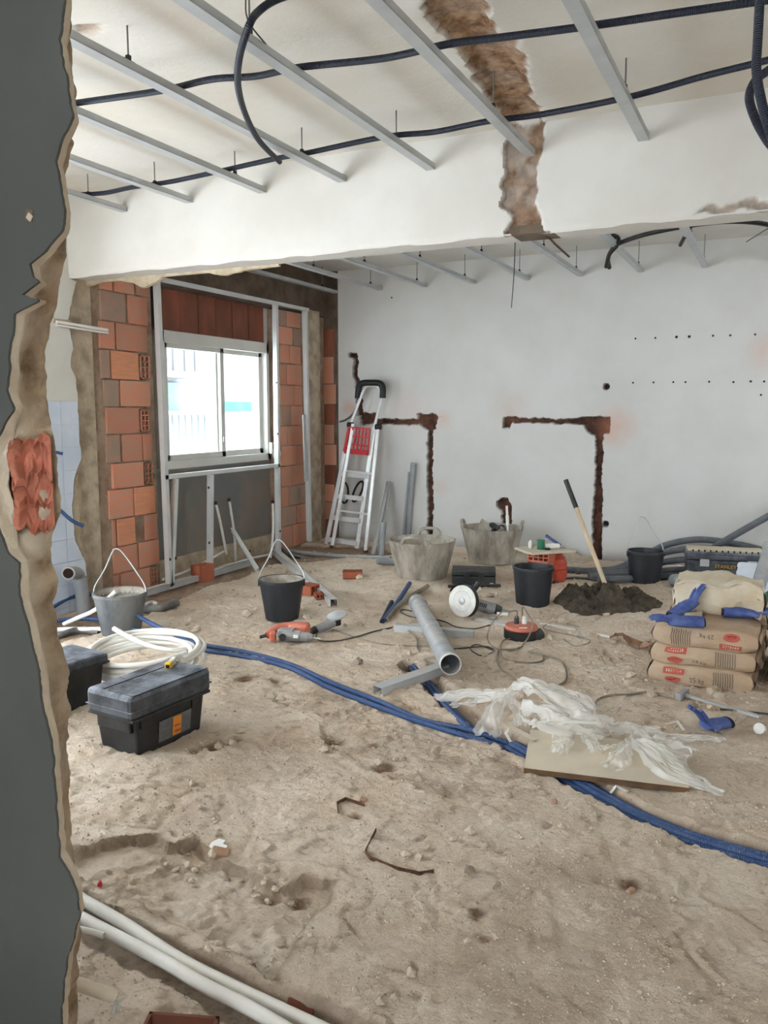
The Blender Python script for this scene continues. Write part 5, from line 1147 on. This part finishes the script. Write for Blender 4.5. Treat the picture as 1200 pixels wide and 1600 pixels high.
# ================================================================ blue conduits across the floor
def gline(pts): return [G(x, y, dz) for x, y, dz in pts]
conduit('flexible_conduit', gline([(70, 975, .05), (110, 962, .11), (150, 963, .15), (200, 985, .14), (250, 1005, .10), (310, 1012, .03), (380, 1022, .015), (450, 1041, .014), (520, 1070, .014), (590, 1100, .014), (660, 1130, .014), (735, 1146, .01), (800, 1164, .0)]), .0135, 'conduit_blue', 'upper blue corrugated conduit sweeping from the tiled wall across the floor')
conduit('flexible_conduit', gline([(70, 985, .04), (120, 980, .06), (170, 985, .06), (240, 1004, .05), (310, 1018, .02), (380, 1029, .013), (450, 1050, .013), (520, 1080, .013), (590, 1108, .013), (660, 1137, .013), (735, 1153, .01), (800, 1172, .0)]), .0135, 'conduit_blue', 'lower blue corrugated conduit running beside its twin across the floor')
for k, off in enumerate((-.030, -.008, .014, .036)):
    pts = []
    for (x, y) in GROOVE[2:]:
        pass
    g = [Vector((x, y, 0)) for x, y in GROOVE]
    for i, q in enumerate(g[3:-1]):
        tn = (g[min(i + 4, len(g) - 1)] - g[i + 2]).normalized(); nn = Vector((-tn.y, tn.x, 0)); p = q + nn * off; p[2] = -.018 + (.010 if k in (1, 2) else 0); pts.append(p)
    conduit('flexible_conduit', pts, .013, 'conduit_blue', ORD[k] + ' of four blue conduits in the floor groove, counted from the near edge', group='four conduits in the floor groove', n=10, res=10)
for k, (dx, dy) in enumerate(((0, 0), (9, 2))):
    conduit('flexible_conduit', gline([(632 + dx, 1036 + dy, -.02), (645 + dx, 1048 + dy, .0), (665 + dx, 1072 + dy, .012), (690 + dx, 1100 + dy, .012), (722 + dx, 1128 + dy, .012), (752 + dx, 1150 + dy, .0), (790 + dx, 1165 + dy, -.01)]), .0135, 'conduit_blue', ('blue conduit coming up from the floor hole, nearer to the bucket', 'blue conduit coming up from the floor hole, nearer to the big grey pipe')[k])
# ================================================================ board and plastic sheeting
bo = thing('chipboard_sheet', 'pale chipboard sheet lying over the floor groove under plastic', 'board', P(950, 1205) + Vector((0, 0, .004)))
c4 = [P(818, 1212), P(1077, 1244), P(1088, 1190), P(826, 1160)]
c4[3] = P(828, 1152); c4[2] = c4[1] + (c4[3] - c4[0])
zb = .010
MB().add([Vector((p[0], p[1], zb + h)) - bo.location for h in (0, .022) for p in c4], [(3, 2, 1, 0), (4, 5, 6, 7)] + [(i, (i + 1) % 4, 4 + (i + 1) % 4, 4 + i) for i in range(4)]).build('panel', 'board_edge', bo)
ct = sum((Vector(p) for p in c4), Vector()) / 4
MB().add([Vector((*(ct.xy + (Vector(p).xy - ct.xy) * .995), zb + .022 + h)) - bo.location for h in (0, .005) for p in c4], [(3, 2, 1, 0), (4, 5, 6, 7)] + [(i, (i + 1) % 4, 4 + (i + 1) % 4, 4 + i) for i in range(4)]).build('facing', 'fibreboard', bo)
def fold_strip(spine, folds, amp, seed, nu=46, nv=34, noise=.02):
    """a length of thin film along a spine of (point, width): pleats run along it"""
    pts = [Vector(p) for p, w in spine]; ws = [w for p, w in spine]
    t = np.linspace(0, len(pts) - 1, nu); X = np.array([np.interp(t, range(len(pts)), [p[i] for p in pts]) for i in range(3)]).T; Wd = np.interp(t, range(len(pts)), ws)
    for _ in range(3): X[1:-1] = (X[:-2] + 2 * X[1:-1] + X[2:]) / 4
    T = np.gradient(X, axis=0); S = np.stack([-T[:, 1], T[:, 0], T[:, 2] * 0], -1); S /= np.linalg.norm(S, axis=1)[:, None] + 1e-9
    v = np.linspace(-1, 1, nv); uu, vv = np.meshgrid(np.linspace(0, 1, nu), v, indexing='ij')
    q = fbm(uu * 3 + seed, vv * folds * .5, seed, 3)
    ple = np.abs(np.sin(vv * folds * .62 + 2.6 * q + seed)) * 2 - 1
    edge = 1 + .35 * fbm(uu * 9, vv * 0 + seed, seed + 5, 3)
    pos = X[:, None, :] + S[:, None, :] * (Wd[:, None] / 2 * vv * edge)[..., None]
    pos[..., 2] += amp * (.5 + .5 * ple) * (.35 + .65 * np.minimum(1, Wd[:, None] / .1)) - .3 * Wd[:, None] * np.abs(vv) ** 3 * .4
    pos += noise * 1.6 * np.stack([fbm(uu * 4.5, vv * 2.2 + k * 7, seed + k, 3) for k in range(3)], -1)
    pos[..., 2] = np.maximum(pos[..., 2], .014)
    return pos
def film(name, strips, label):
    V = []; Fq = []; o_ = 0
    for k, (sp, fo, am, nz_) in enumerate(strips):
        p = fold_strip([(P(x, y, z), w) for x, y, z, w in sp], fo, am, 3 + k * 7, noise=nz_ * .7); nu, nv, _ = p.shape
        i = np.arange(nu * nv).reshape(nu, nv) + o_; V.append(p.reshape(-1, 3)); o_ += nu * nv
        Fq.append(np.stack([i[:-1, :-1], i[1:, :-1], i[1:, 1:], i[:-1, 1:]], -1).reshape(-1, 4))
    V = np.concatenate(V); Fq = np.concatenate(Fq); c = V.mean(0); c[2] = 0; V = V - c
    me = bpy.data.meshes.new(name); me.from_pydata(V.tolist(), [], Fq.tolist()); me.materials.append(MATS['sheet']); me.shade_smooth()
    o = bpy.data.objects.new(name, me); COL.objects.link(o); o.location = c; return tag(o, label, 'plastic sheet')
film('plastic_sheet', [
    ([(680, 1092, .03, .06), (715, 1088, .05, .1), (760, 1084, .08, .11), (810, 1086, .10, .1)], 5, .02, .02),
    ([(705, 1104, .03, .03), (740, 1096, .04, .06), (790, 1090, .09, .1)], 4, .02, .02),
    ([(800, 1078, .12, .07), (782, 1096, .10, .08), (768, 1122, .06, .1), (760, 1150, .02, .12)], 5, .02, .02),
    ([(795, 1090, .1, .06), (812, 1112, .07, .06), (815, 1138, .03, .08)], 4, .015, .02),
    ([(806, 1072, .14, .09), (840, 1078, .15, .16), (880, 1090, .15, .18), (925, 1118, .1, .14)], 7, .03, .03),
    ([(826, 1110, .06, .1), (870, 1112, .12, .22), (915, 1122, .13, .22), (955, 1136, .05, .12)], 6, .03, .045),
    ([(845, 1122, .07, .14), (880, 1132, .10, .2), (935, 1140, .07, .18)], 6, .025, .04),
    ([(880, 1136, .09, .08), (880, 1160, .06, .07), (872, 1180, .035, .09)], 4, .012, .018),
    ([(915, 1136, .09, .1), (925, 1156, .06, .07), (932, 1178, .035, .05)], 4, .012, .018),
    ([(870, 1086, .06, .1), (905, 1090, .06, .08), (930, 1108, .03, .06)], 5, .02, .02)],
    'bunched translucent white plastic sheet heaped over the rear of the chipboard')
film('plastic_sheet', [
    ([(930, 1140, .05, .05), (965, 1140, .05, .07), (1000, 1142, .06, .12), (1036, 1146, .04, .1)], 5, .02, .025),
    ([(985, 1150, .06, .12), (1015, 1158, .06, .2), (1050, 1170, .045, .18), (1080, 1184, .03, .12)], 6, .022, .03),
    ([(990, 1156, .06, .05), (972, 1180, .045, .09), (955, 1204, .035, .13)], 5, .012, .02),
    ([(990, 1160, .06, .06), (1020, 1184, .05, .1), (1055, 1210, .045, .13), (1090, 1228, .03, .06), (1128, 1242, .02, .03)], 7, .02, .016),
    ([(1000, 1158, .06, .06), (1040, 1186, .05, .1), (1075, 1212, .04, .08), (1108, 1232, .02, .06)], 6, .02, .016),
    ([(940, 1168, .05, .04), (968, 1166, .05, .05), (995, 1160, .05, .05)], 3, .01, .01)],
    'clear plastic sheet with a trailing end spread over the front of the chipboard')
film('plastic_sheet', [([(1036, 1150, .03, .05), (1075, 1154, .03, .06), (1112, 1154, .025, .05), (1134, 1156, .02, .02)], 4, .012, .012)], 'narrow rolled plastic tail pointing past the blue glove on the floor')
def strip(pts, label, w=.02, m_='paper_white', name='plastic_ribbon'):
    mb = MB(); vs = []
    for i, p in enumerate(pts):
        t = (Vector(pts[min(i + 1, len(pts) - 1)]) - Vector(pts[max(i - 1, 0)])); nn = Vector((-t.y, t.x, 0)).normalized() * w / 2; vs += [Vector(p) - nn, Vector(p) + nn]
    o = mb.add(vs, [(2 * i, 2 * i + 1, 2 * i + 3, 2 * i + 2) for i in range(len(pts) - 1)]).build(name, m_); md = o.modifiers.new('s', 'SOLIDIFY'); md.thickness = .002; return tag(o, label, 'ribbon')
strip([P(784, 1122, .06), P(800, 1136, .05), P(818, 1146, .045), P(836, 1156, .045)], 'pale strip leading from the bunched plastic to the chipboard corner', .03, 'fibreboard')
strip([G(828, 1142, .05), G(800, 1150, .03), G(790, 1156, .03), G(800, 1170, .02), G(818, 1178, .02)], 'thin white plastic ribbon curling beside the chipboard corner', .014)
strip([G(1040, 1136, .02), G(1058, 1138, .04), G(1068, 1152, .03)], 'thin white plastic ribbon loop behind the clear plastic', .012)
strip([G(948, 1248, .004), G(962, 1246, .01), G(982, 1244, .004)], 'white plastic shred poking out under the chipboard front edge', .02)
# ================================================================ toolbox, second box, pipe coil, knife
tx = thing('tool_box', 'black plastic tool box with dusty bluish lid standing at the front of the room', 'tool box', (-2.455, 2.70, fz(-2.455, 2.70) - .004), math.radians(-5))
MB().box((0, 0, .095), (.25, .41, .19), taper=.9).build('body', 'case_black', tx, bevel=.012)
b = MB().box((0, 0, .182), (.275, .46, .014)).build('rim', 'case_black', tx, bevel=.004)
lid = MB().box((0, 0, .235), (.275, .475, .115)).build('lid', 'box_blue', tx, bevel=.022)
MB().box((0, 0, .222), (.278, .478, .006)).build('lid_seam', 'box_blue', lid, bevel=.002)
MB().box((-.045, 0, .2935), (.004, .44, .002)).build('lid_groove', 'hole_dark', lid); MB().box((.06, .0, .2932), (.15, .44, .003)).build('lid_panel', 'box_blue', lid, bevel=.001)
for y in (-.15, .15): MB().box((.122, y, .16), (.016, .06, .05)).build('latch', 'case_black', tx, bevel=.004)
MB().box((0, -.205, .15), (.2, .02, .06)).build('end_grip', 'case_black', tx, bevel=.006)
lbp = MB().box((.1205, .02, .085), (.003, .19, .095), (0, .1, 0)).build('product_label', 'label_grey', tx)
MB().box((.1225, .03, .085), (.003, .05, .085), (0, .1, 0)).build('orange_print', 'print_orange', lbp); MB().box((.1235, -.05, .11), (.002, .03, .012), (0, .1, 0)).build('pale_print', 'paper_white', lbp)
for k in range(3): MB().box((.1242 - .003 * (k - 1), .03, .085 + .024 * (k - 1)), (.002, .032, .008), (0, .1, 0)).build('icon_print', 'print_red', lbp)
kn = thing('utility_cutter', 'small yellow and grey utility cutter lying on the tool box lid', 'cutter', P(268, 1040, tx.location[2] + .294), .35)
MB().box((0, 0, .014), (.026, .07, .026)).build('body', 'kraft_pale', kn, bevel=.006); MB().box((0, -.036, .014), (.03, .026, .028)).build('yellow_end', 'yellow', kn, bevel=.005); MB().box((0, .03, .026), (.016, .03, .006)).build('slider', 'blade', kn); MB().box((0, -.05, .012), (.016, .006, .014)).build('dark_tip', 'hole_dark', kn)
t2 = thing('tool_box', 'black tool box with dusty flat lid half hidden behind the hacked wall', 'tool box', (-3.15, 2.76, fz(-3.15, 2.76) - .004), math.radians(-8))
MB().box((0, 0, .10), (.26, .44, .2), taper=.92).build('body', 'case_black', t2, bevel=.01); l2 = MB().box((0, 0, .225), (.29, .48, .05)).build('lid', 'box_blue', t2, bevel=.012); MB().box((0, 0, .205), (.3, .49, .012)).build('rim', 'case_black', t2, bevel=.003)
MB().box((.05, -.1, .252), (.16, .2, .004)).build('lid_panel', 'box_blue', l2, bevel=.001)
cc = P(225, 1040, .12); cc = P(226, 1022, .16); fzc = fz(cc[0], cc[1])
coil = thing('pipe_coil', 'coil of white flexible pipe lying behind the black tool box', 'pipe coil', (cc[0], cc[1], fzc))
turns = 7; pts = []
for k in range(turns * 20 + 1):
    a = 2 * math.pi * k / 20; tn = k / 20
    r_ = .255 + .022 * math.sin(tn * 2.3) + .012 * math.sin(a * 2 + tn); z = .03 + .026 * (tn % 4) + .03 * math.sin(a + .5) + (.0 if tn < 4 else .012) + .075
    pts.append((r_ * 1.18 * math.cos(a) + .02 * math.sin(tn * 1.7), r_ * .92 * math.sin(a) + .02 * math.cos(tn * 2.1), z))
MB().tube(pts, .0135, 8, 2).build('pipe_turns', 'pvc_white', coil, smooth=60)
MB().tube([P(178, 982, .23) - coil.location, P(205, 997, .2) - coil.location, P(240, 1011, .17) - coil.location, P(280, 1016, .16) - coil.location, P(312, 1008, .14) - coil.location, P(316, 1000, .1) - coil.location], .014, 8, 6).build('free_end', 'pvc_white', coil, smooth=60)
conduit('white_pipe', [P(100, 975, .05), P(120, 966, .1), P(150, 952, .18), P(181, 924, .30)], .014, 'pvc_white', 'white pipe end sticking up across the dusty grey bucket', 'pipe')
conduit('white_pipe', gline([(60, 992, .02), (100, 990, .02), (160, 988, .02)]), .016, 'pvc_white', 'white pipe lying on the floor behind the blue conduits by the tiled wall', 'pipe')
conduit('grey_floor_pipe', gline([(80, 1003, .02), (120, 992, .02), (155, 988, .02)]), .022, 'pvc_dark', 'grey pipe lying on the floor below the tiled wall', 'pipe')
conduit('grey_floor_pipe', gline([(225, 960, .02), (250, 955, .02), (275, 946, .02)]), .035, 'pvc_dark', 'thick grey pipe half buried beside the dusty bucket', 'pipe')
conduit('white_pipe', gline([(228, 952, .03), (238, 949, .035), (247, 950, .03)]), .016, 'pvc_white', 'short white pipe end beside the dusty bucket rim', 'pipe')
# ================================================================ trench pipes and the bottom corner
zt_ = -.055
conduit('white_pipe', [P(40, 1352, -.004), P(128, 1405, -.006), P(200, 1447, -.014), P(280, 1499, -.024), P(360, 1540, -.032), P(440, 1578, -.036), P(540, 1625, -.036)], .0175, 'pvc_white', 'long white pipe in the floor trench, the one farther from the hacked wall', 'pipe')
conduit('white_pipe', [P(40, 1388, -.01), P(132, 1437, -.012), P(184, 1464, -.014), P(252, 1500, -.018), P(320, 1540, -.02), P(384, 1572, -.022), P(470, 1622, -.022)], .0175, 'pvc_white', 'long white pipe in the floor trench, the one nearer to the hacked wall', 'pipe')
conduit('white_pipe', [P(60, 1440, .01), P(130, 1453, .0), P(162, 1462, -.01)], .009, 'pvc_white', 'thin white pipe end lying beside the trench pipes', 'pipe')
ws = thing('wall_pipe_stub', 'cream pipe stub with loose wires sticking out of the hacked wall', 'pipe', P(130, 1545, .1)); q0, q1 = PY(70, 1520, FY0 + .10), P(176, 1556, .02)
MB().tube([q0 - ws.location, q1 - ws.location], .016, 12, smooth=False).build('sleeve', 'fibreboard', ws, smooth=60)
for k in range(2): MB().tube([q1 - ws.location, P(180 + k * 4, 1568, .012) - ws.location, P(176 + k * 8, 1592 - k * 10, .008) - ws.location], .0022, 5).build('wire', 'galv', ws)
fbx = thing('flush_box', 'brown plastic junction box sunk in the floor at the trench edge', 'junction box', P(268, 1646)); c_ = fbx.location; c_[2] = fz(c_[0], c_[1]) - .0
ex = (P(325, 1578) - P(240, 1572)).normalized(); ey = Vector((-ex.y, ex.x, 0)); W_, D_ = .085, .09
def fb(u0, u1, v0, v1, z0, z1): 
    p = [ex * u + ey * v for u, v in ((u0, v0), (u1, v0), (u1, v1), (u0, v1))]; return [Vector((q.x, q.y, z)) for z in (z0, z1) for q in p]
CB = [(3, 2, 1, 0), (4, 5, 6, 7)] + [(i, (i + 1) % 4, 4 + (i + 1) % 4, 4 + i) for i in range(4)]
for q in ((-W_, W_, D_ - .008, D_), (-W_, W_, -D_, -D_ + .008), (-W_, -W_ + .008, -D_, D_), (W_ - .008, W_, -D_, D_)): MB().add(fb(*q, -.005, .03), CB).build('side', 'brown_box', fbx)
MB().add(fb(-W_, W_, -D_, D_, -.004, .004), CB).build('floor_plate', 'brown_box', fbx)
o = thing('junction_box_lid', 'small brown box lid lying in the trench end', 'lid', P(470, 1580, -.05)); MB().box((0, 0, .012), (.07, .05, .016), (.3, .1, .4)).build('plate', 'brown_box', o, bevel=.003)
# ================================================================ scraps on the floor
def strap(pts, label, w=.012): 
    return strip([G(x, y, .006 + (i % 2) * .003) for i, (x, y) in enumerate(pts)], label, w, 'rust', 'metal_strap')
def vstrap(pts, label, h=.012):
    mb = MB(); vs = []
    for x, y in pts: p = G(x, y); vs += [p, p + Vector((0, 0, h))]
    o = mb.add(vs, [(2 * i, 2 * i + 1, 2 * i + 3, 2 * i + 2) for i in range(len(pts) - 1)]).build('metal_strap', 'rust'); md = o.modifiers.new('s', 'SOLIDIFY'); md.thickness = .003; return tag(o, label, 'strap')
vstrap([(587, 1302), (570, 1334), (578, 1344), (620, 1360), (655, 1370), (678, 1365)], 'long bent rusty metal strap lying on the screed')
vstrap([(528, 1274), (526, 1257), (540, 1250), (570, 1260)], 'short bent rusty metal strap lying on the screed by a small hole')
sc_ = thing('scraper', 'long handled grey scraper lying in front of the cement sacks', 'scraper', G(1070, 1092)); a, b = G(1066, 1090, .02), G(1188, 1124, .012)
MB().bar(a - sc_.location, b - sc_.location, .022, .012).build('handle', 'galv', sc_); hd = (P(1074, 1082) - P(1052, 1098)).normalized(); MB().bar(a - sc_.location - hd * .06, a - sc_.location + hd * .06, .03, .035).build('head', 'pvc_grey', sc_, bevel=.004)
tag(crumple(14, 10, lambda u, v: np.stack([(u - .5) * .22, (v - .5) * .12, .035 + .04 * np.sin(u * 6)], -1), 'chip', 'torn_card', None, .05, 5, 4, at(982, 1006)), 'torn brown paper scrap crumpled on the floor beyond the cable loops', 'paper')
tag(crumple(12, 10, lambda u, v: np.stack([(u - .5) * .1, (v - .5) * .07, .02 + .015 * np.sin(u * 7)], -1), 'sheet', 'plastic_scrap', None, .025, 5, 8, at(906, 996)), 'small crumpled clear plastic scrap right of the power block', 'plastic')
wp = MB().prism([(0, 0), (.022, .01), (.03, .035), (.016, .05), (.026, .07), (.004, .085), (-.02, .07), (-.03, .045), (-.014, .02), (-.035, .0), (-.02, -.012)], lambda u, v, k: (u * math.cos(.7) - v * math.sin(.7), u * math.sin(.7) + v * math.cos(.7), .012 + .0015 * k + .02 * v)); g_ = at(342, 1336); wp.shift(g_)
tag(wp.build('paper_scrap', 'paper_white'), 'ragged white paper scrap on the broken step of the screed', 'paper')
g_ = at(345, 1352); tag(MB().box(g_ + Vector((0, 0, .012)), (.06, .035, .016), (.3, .2, .4)).build('brick_chip', 'chip', bevel=.006), 'brown clay chip under the ragged white paper scrap', 'brick chip')
g_ = at(156, 1386); tag(MB().box(g_ + Vector((0, 0, .01)), (.012, .012, .018), (.2, .2, .4)).box(g_ + Vector((0, 0, .02)), (.008, .014, .006), (.2, .2, .4)).build('red_clip', 'red_plastic', bevel=.002), 'tiny red plastic clip on the screed near the trench', 'clip')
g_ = at(1190, 1143); tag(MB().lathe([(.02, 0), (.025, .01), (.025, .03), (.012, .035)], 16, g_ + Vector((0, 0, .02)), Euler((1.2, 0, -.4)).to_matrix()).build('plastic_cap', 'paper_white', smooth=40), 'small round white plastic cap on the floor near the blue glove', 'cap')  # small white cap lying on the floor
for x, y, lb in ((985, 1396, 'orange brick chip lying alone on the front screed'), (568, 1252, 'small brown chip beside the short metal strap'), (866, 1254, 'small brown chip in front of the chipboard')):
    g_ = at(x, y); tag(MB().box(g_ + Vector((0, 0, .008)), (.03, .02, .014), (.3, .2, x * .1)).build('brick_chip', 'chip', bevel=.005), lb, 'brick chip')
for x, y, lb, r0 in ((785, 962, 'short cream pipe offcut beside the black bucket without handle', 0.3), (770, 968, 'short grey pipe offcut next to the cream one', 1.)):
    g_ = at(x, y); d_ = Vector((math.cos(r0), math.sin(r0) * .5, 0)) * .04; tag(MB().pipe(g_ + Vector((0, 0, .012)) - d_, g_ + Vector((0, 0, .012)) + d_, .012, .003, 12).build('pipe_offcut', 'pvc_white' if r0 < .5 else 'pvc_grey'), lb, 'pipe')
# ================================================================ rubble
STM = []
for k in range(8):
    bm = bmesh.new(); bmesh.ops.create_icosphere(bm, subdivisions=1, radius=1)
    rs = random.Random(k * 5 + 1)
    for v in bm.verts: v.co *= rs.uniform(.62, 1.15); v.co.z *= .7; v.co.x *= 1.2
    me = bpy.data.meshes.new('rubble_stone'); bm.to_mesh(me); bm.free(); me.materials.append(MATS['stone_grey' if k == 7 else 'stone']); STM.append(me)
WH = ['on the broken screed step', 'beside the hollow at the end of the screed step', 'on the screed between step and trench', 'in the crumbled soil patch', 'in the dark pit of the crumbled patch', 'in the pit beside the front tool box', 'at the foot of the front cement pile', 'along the pipe trench', 'near the far end of the trench', 'in the hollow below the blue conduits', 'between the power block and the sacks', 'in front of the chipboard', 'around the small grinder', 'between the two wire-handled buckets', 'beside the angle grinder', 'around the big grey pipe', 'behind the plastic sheeting', 'on the open front screed', 'on the front screed away from the trench', 'beside the long metal strap', 'between front tool box and screed step', 'beside the aluminium square tube']
def stone(x, y, r, k=None, big=None, wh=''):
    if not (x < .55 and x > -4.3): return
    o = bpy.data.objects.new('rubble_stone', STM[random.randrange(8) if k is None else k]); COL.objects.link(o)
    o.location = (x, y, fz(x, y) + r * .35); o.scale = (r, r, r); o.rotation_euler = (random.uniform(-.4, .4), random.uniform(-.4, .4), random.uniform(0, 6.28))
    if big: tag(o, big, 'stone')
    else: tag(o, 'small pale rubble stone lying ' + wh, 'stone', 'rubble stones ' + wh)
for x, y, px_, lb in ((734, 1306, 9, 'pale rounded rubble lump on the front screed, bigger of a close pair'), (707, 1314, 7, 'pale rounded rubble lump on the front screed, smaller of a close pair'), (1150, 1331, 8, 'white plaster lump at the edge of the conduit groove'), (558, 1037, 10, 'dark grey stone lying near the blue conduit'), (411, 1360, 9, 'pale stone at the foot of the broken screed step')):
    p = G(x, y); stone(p[0], p[1], px_ * (p - Vector(CAM)).length / 1280, 7 if 'dark' in lb else None, lb)
rs = random.Random(3)
CL = [(300, 1345, 60, 14), (420, 1382, 40, 16), (450, 1470, 30, 10), (600, 1195, 70, 18), (520, 1160, 30, 6), (340, 1165, 40, 12), (1110, 1085, 60, 16), (330, 1490, 80, 14), (600, 1560, 60, 6), (430, 1090, 20, 6), (900, 1000, 60, 8), (870, 1330, 150, 10), (500, 960, 120, 24), (330, 975, 80, 16), (760, 930, 40, 6), (700, 1020, 90, 10), (980, 1060, 60, 8), (780, 1400, 240, 16), (1000, 1520, 150, 10), (640, 1340, 90, 6), (300, 1260, 90, 6), (470, 880, 60, 8)]
for ci_, (cx_, cy_, sd_, num) in enumerate(CL):
    for k in range(num):
        x, y = rs.gauss(cx_, sd_ * .55), rs.gauss(cy_, sd_ * .3); p = P(x, y)
        if p[1] > 7.7 or y < 860: continue
        stone(p[0], p[1], rs.choice((2.5, 3.5, 4.5, 6, 8.5)) * (p - Vector(CAM)).length / 1280, wh=WH[ci_])
# crumbs and flakes nobody could count
rs = np.random.RandomState(5); N_ = 14000
px_ = rs.uniform(60, 1230, N_); py_ = 860 + (1640 - 860) * rs.uniform(0, 1, N_) ** 1.0
X_ = []; 
pp = np.array([P(a, b) for a, b in zip(px_, py_)]); keep = (pp[:, 1] < 7.8) & (pp[:, 0] > -4.35) & (fbm(pp[:, 0] * 2.2, pp[:, 1] * 2.2, 77, 4) > -.25)
pp = pp[keep]; hz = floor_h(pp[:, 0], pp[:, 1])[0]; n = len(pp)
sz = (.8 + 2.4 * rs.rand(n) ** 3) * np.linalg.norm(pp - CAM, axis=1) / 1280
base = np.array([(1, 0, 0), (-.5, .8, 0), (-.6, -.8, 0), (0, 0, .8)])
ang = rs.uniform(0, 6.28, n); V = []
for b_ in base:
    x = (b_[0] * np.cos(ang) - b_[1] * np.sin(ang)) * sz; y = (b_[0] * np.sin(ang) + b_[1] * np.cos(ang)) * sz
    V.append(np.stack([pp[:, 0] + x, pp[:, 1] + y, hz + b_[2] * sz + .0005], -1))
V = np.stack(V, 1).reshape(-1, 3); i0 = np.arange(n)[:, None] * 4
Fc = np.concatenate([i0 + np.array([[0, 1, 3]]), i0 + np.array([[1, 2, 3]]), i0 + np.array([[2, 0, 3]])])
for m_, nm, sel in (('stone', 'floor_crumbs', np.arange(n) % 4 != 0), ('stone_grey', 'dark_floor_crumbs', np.arange(n) % 4 == 0)):
    fs = Fc[np.tile(sel, 3)]; me = bpy.data.meshes.new(nm); me.from_pydata(V.tolist(), [], fs.tolist()); me.materials.append(MATS[m_])
    bm = bmesh.new(); bm.from_mesh(me); bmesh.ops.delete(bm, geom=[v for v in bm.verts if not v.link_faces], context='VERTS'); bm.to_mesh(me); bm.free()
    o = bpy.data.objects.new(nm, me); COL.objects.link(o); tag(o, 'fine pale plaster crumbs strewn over the floor' if m_ == 'stone' else 'fine dark grit strewn over the floor', 'crumbs', kind='stuff')
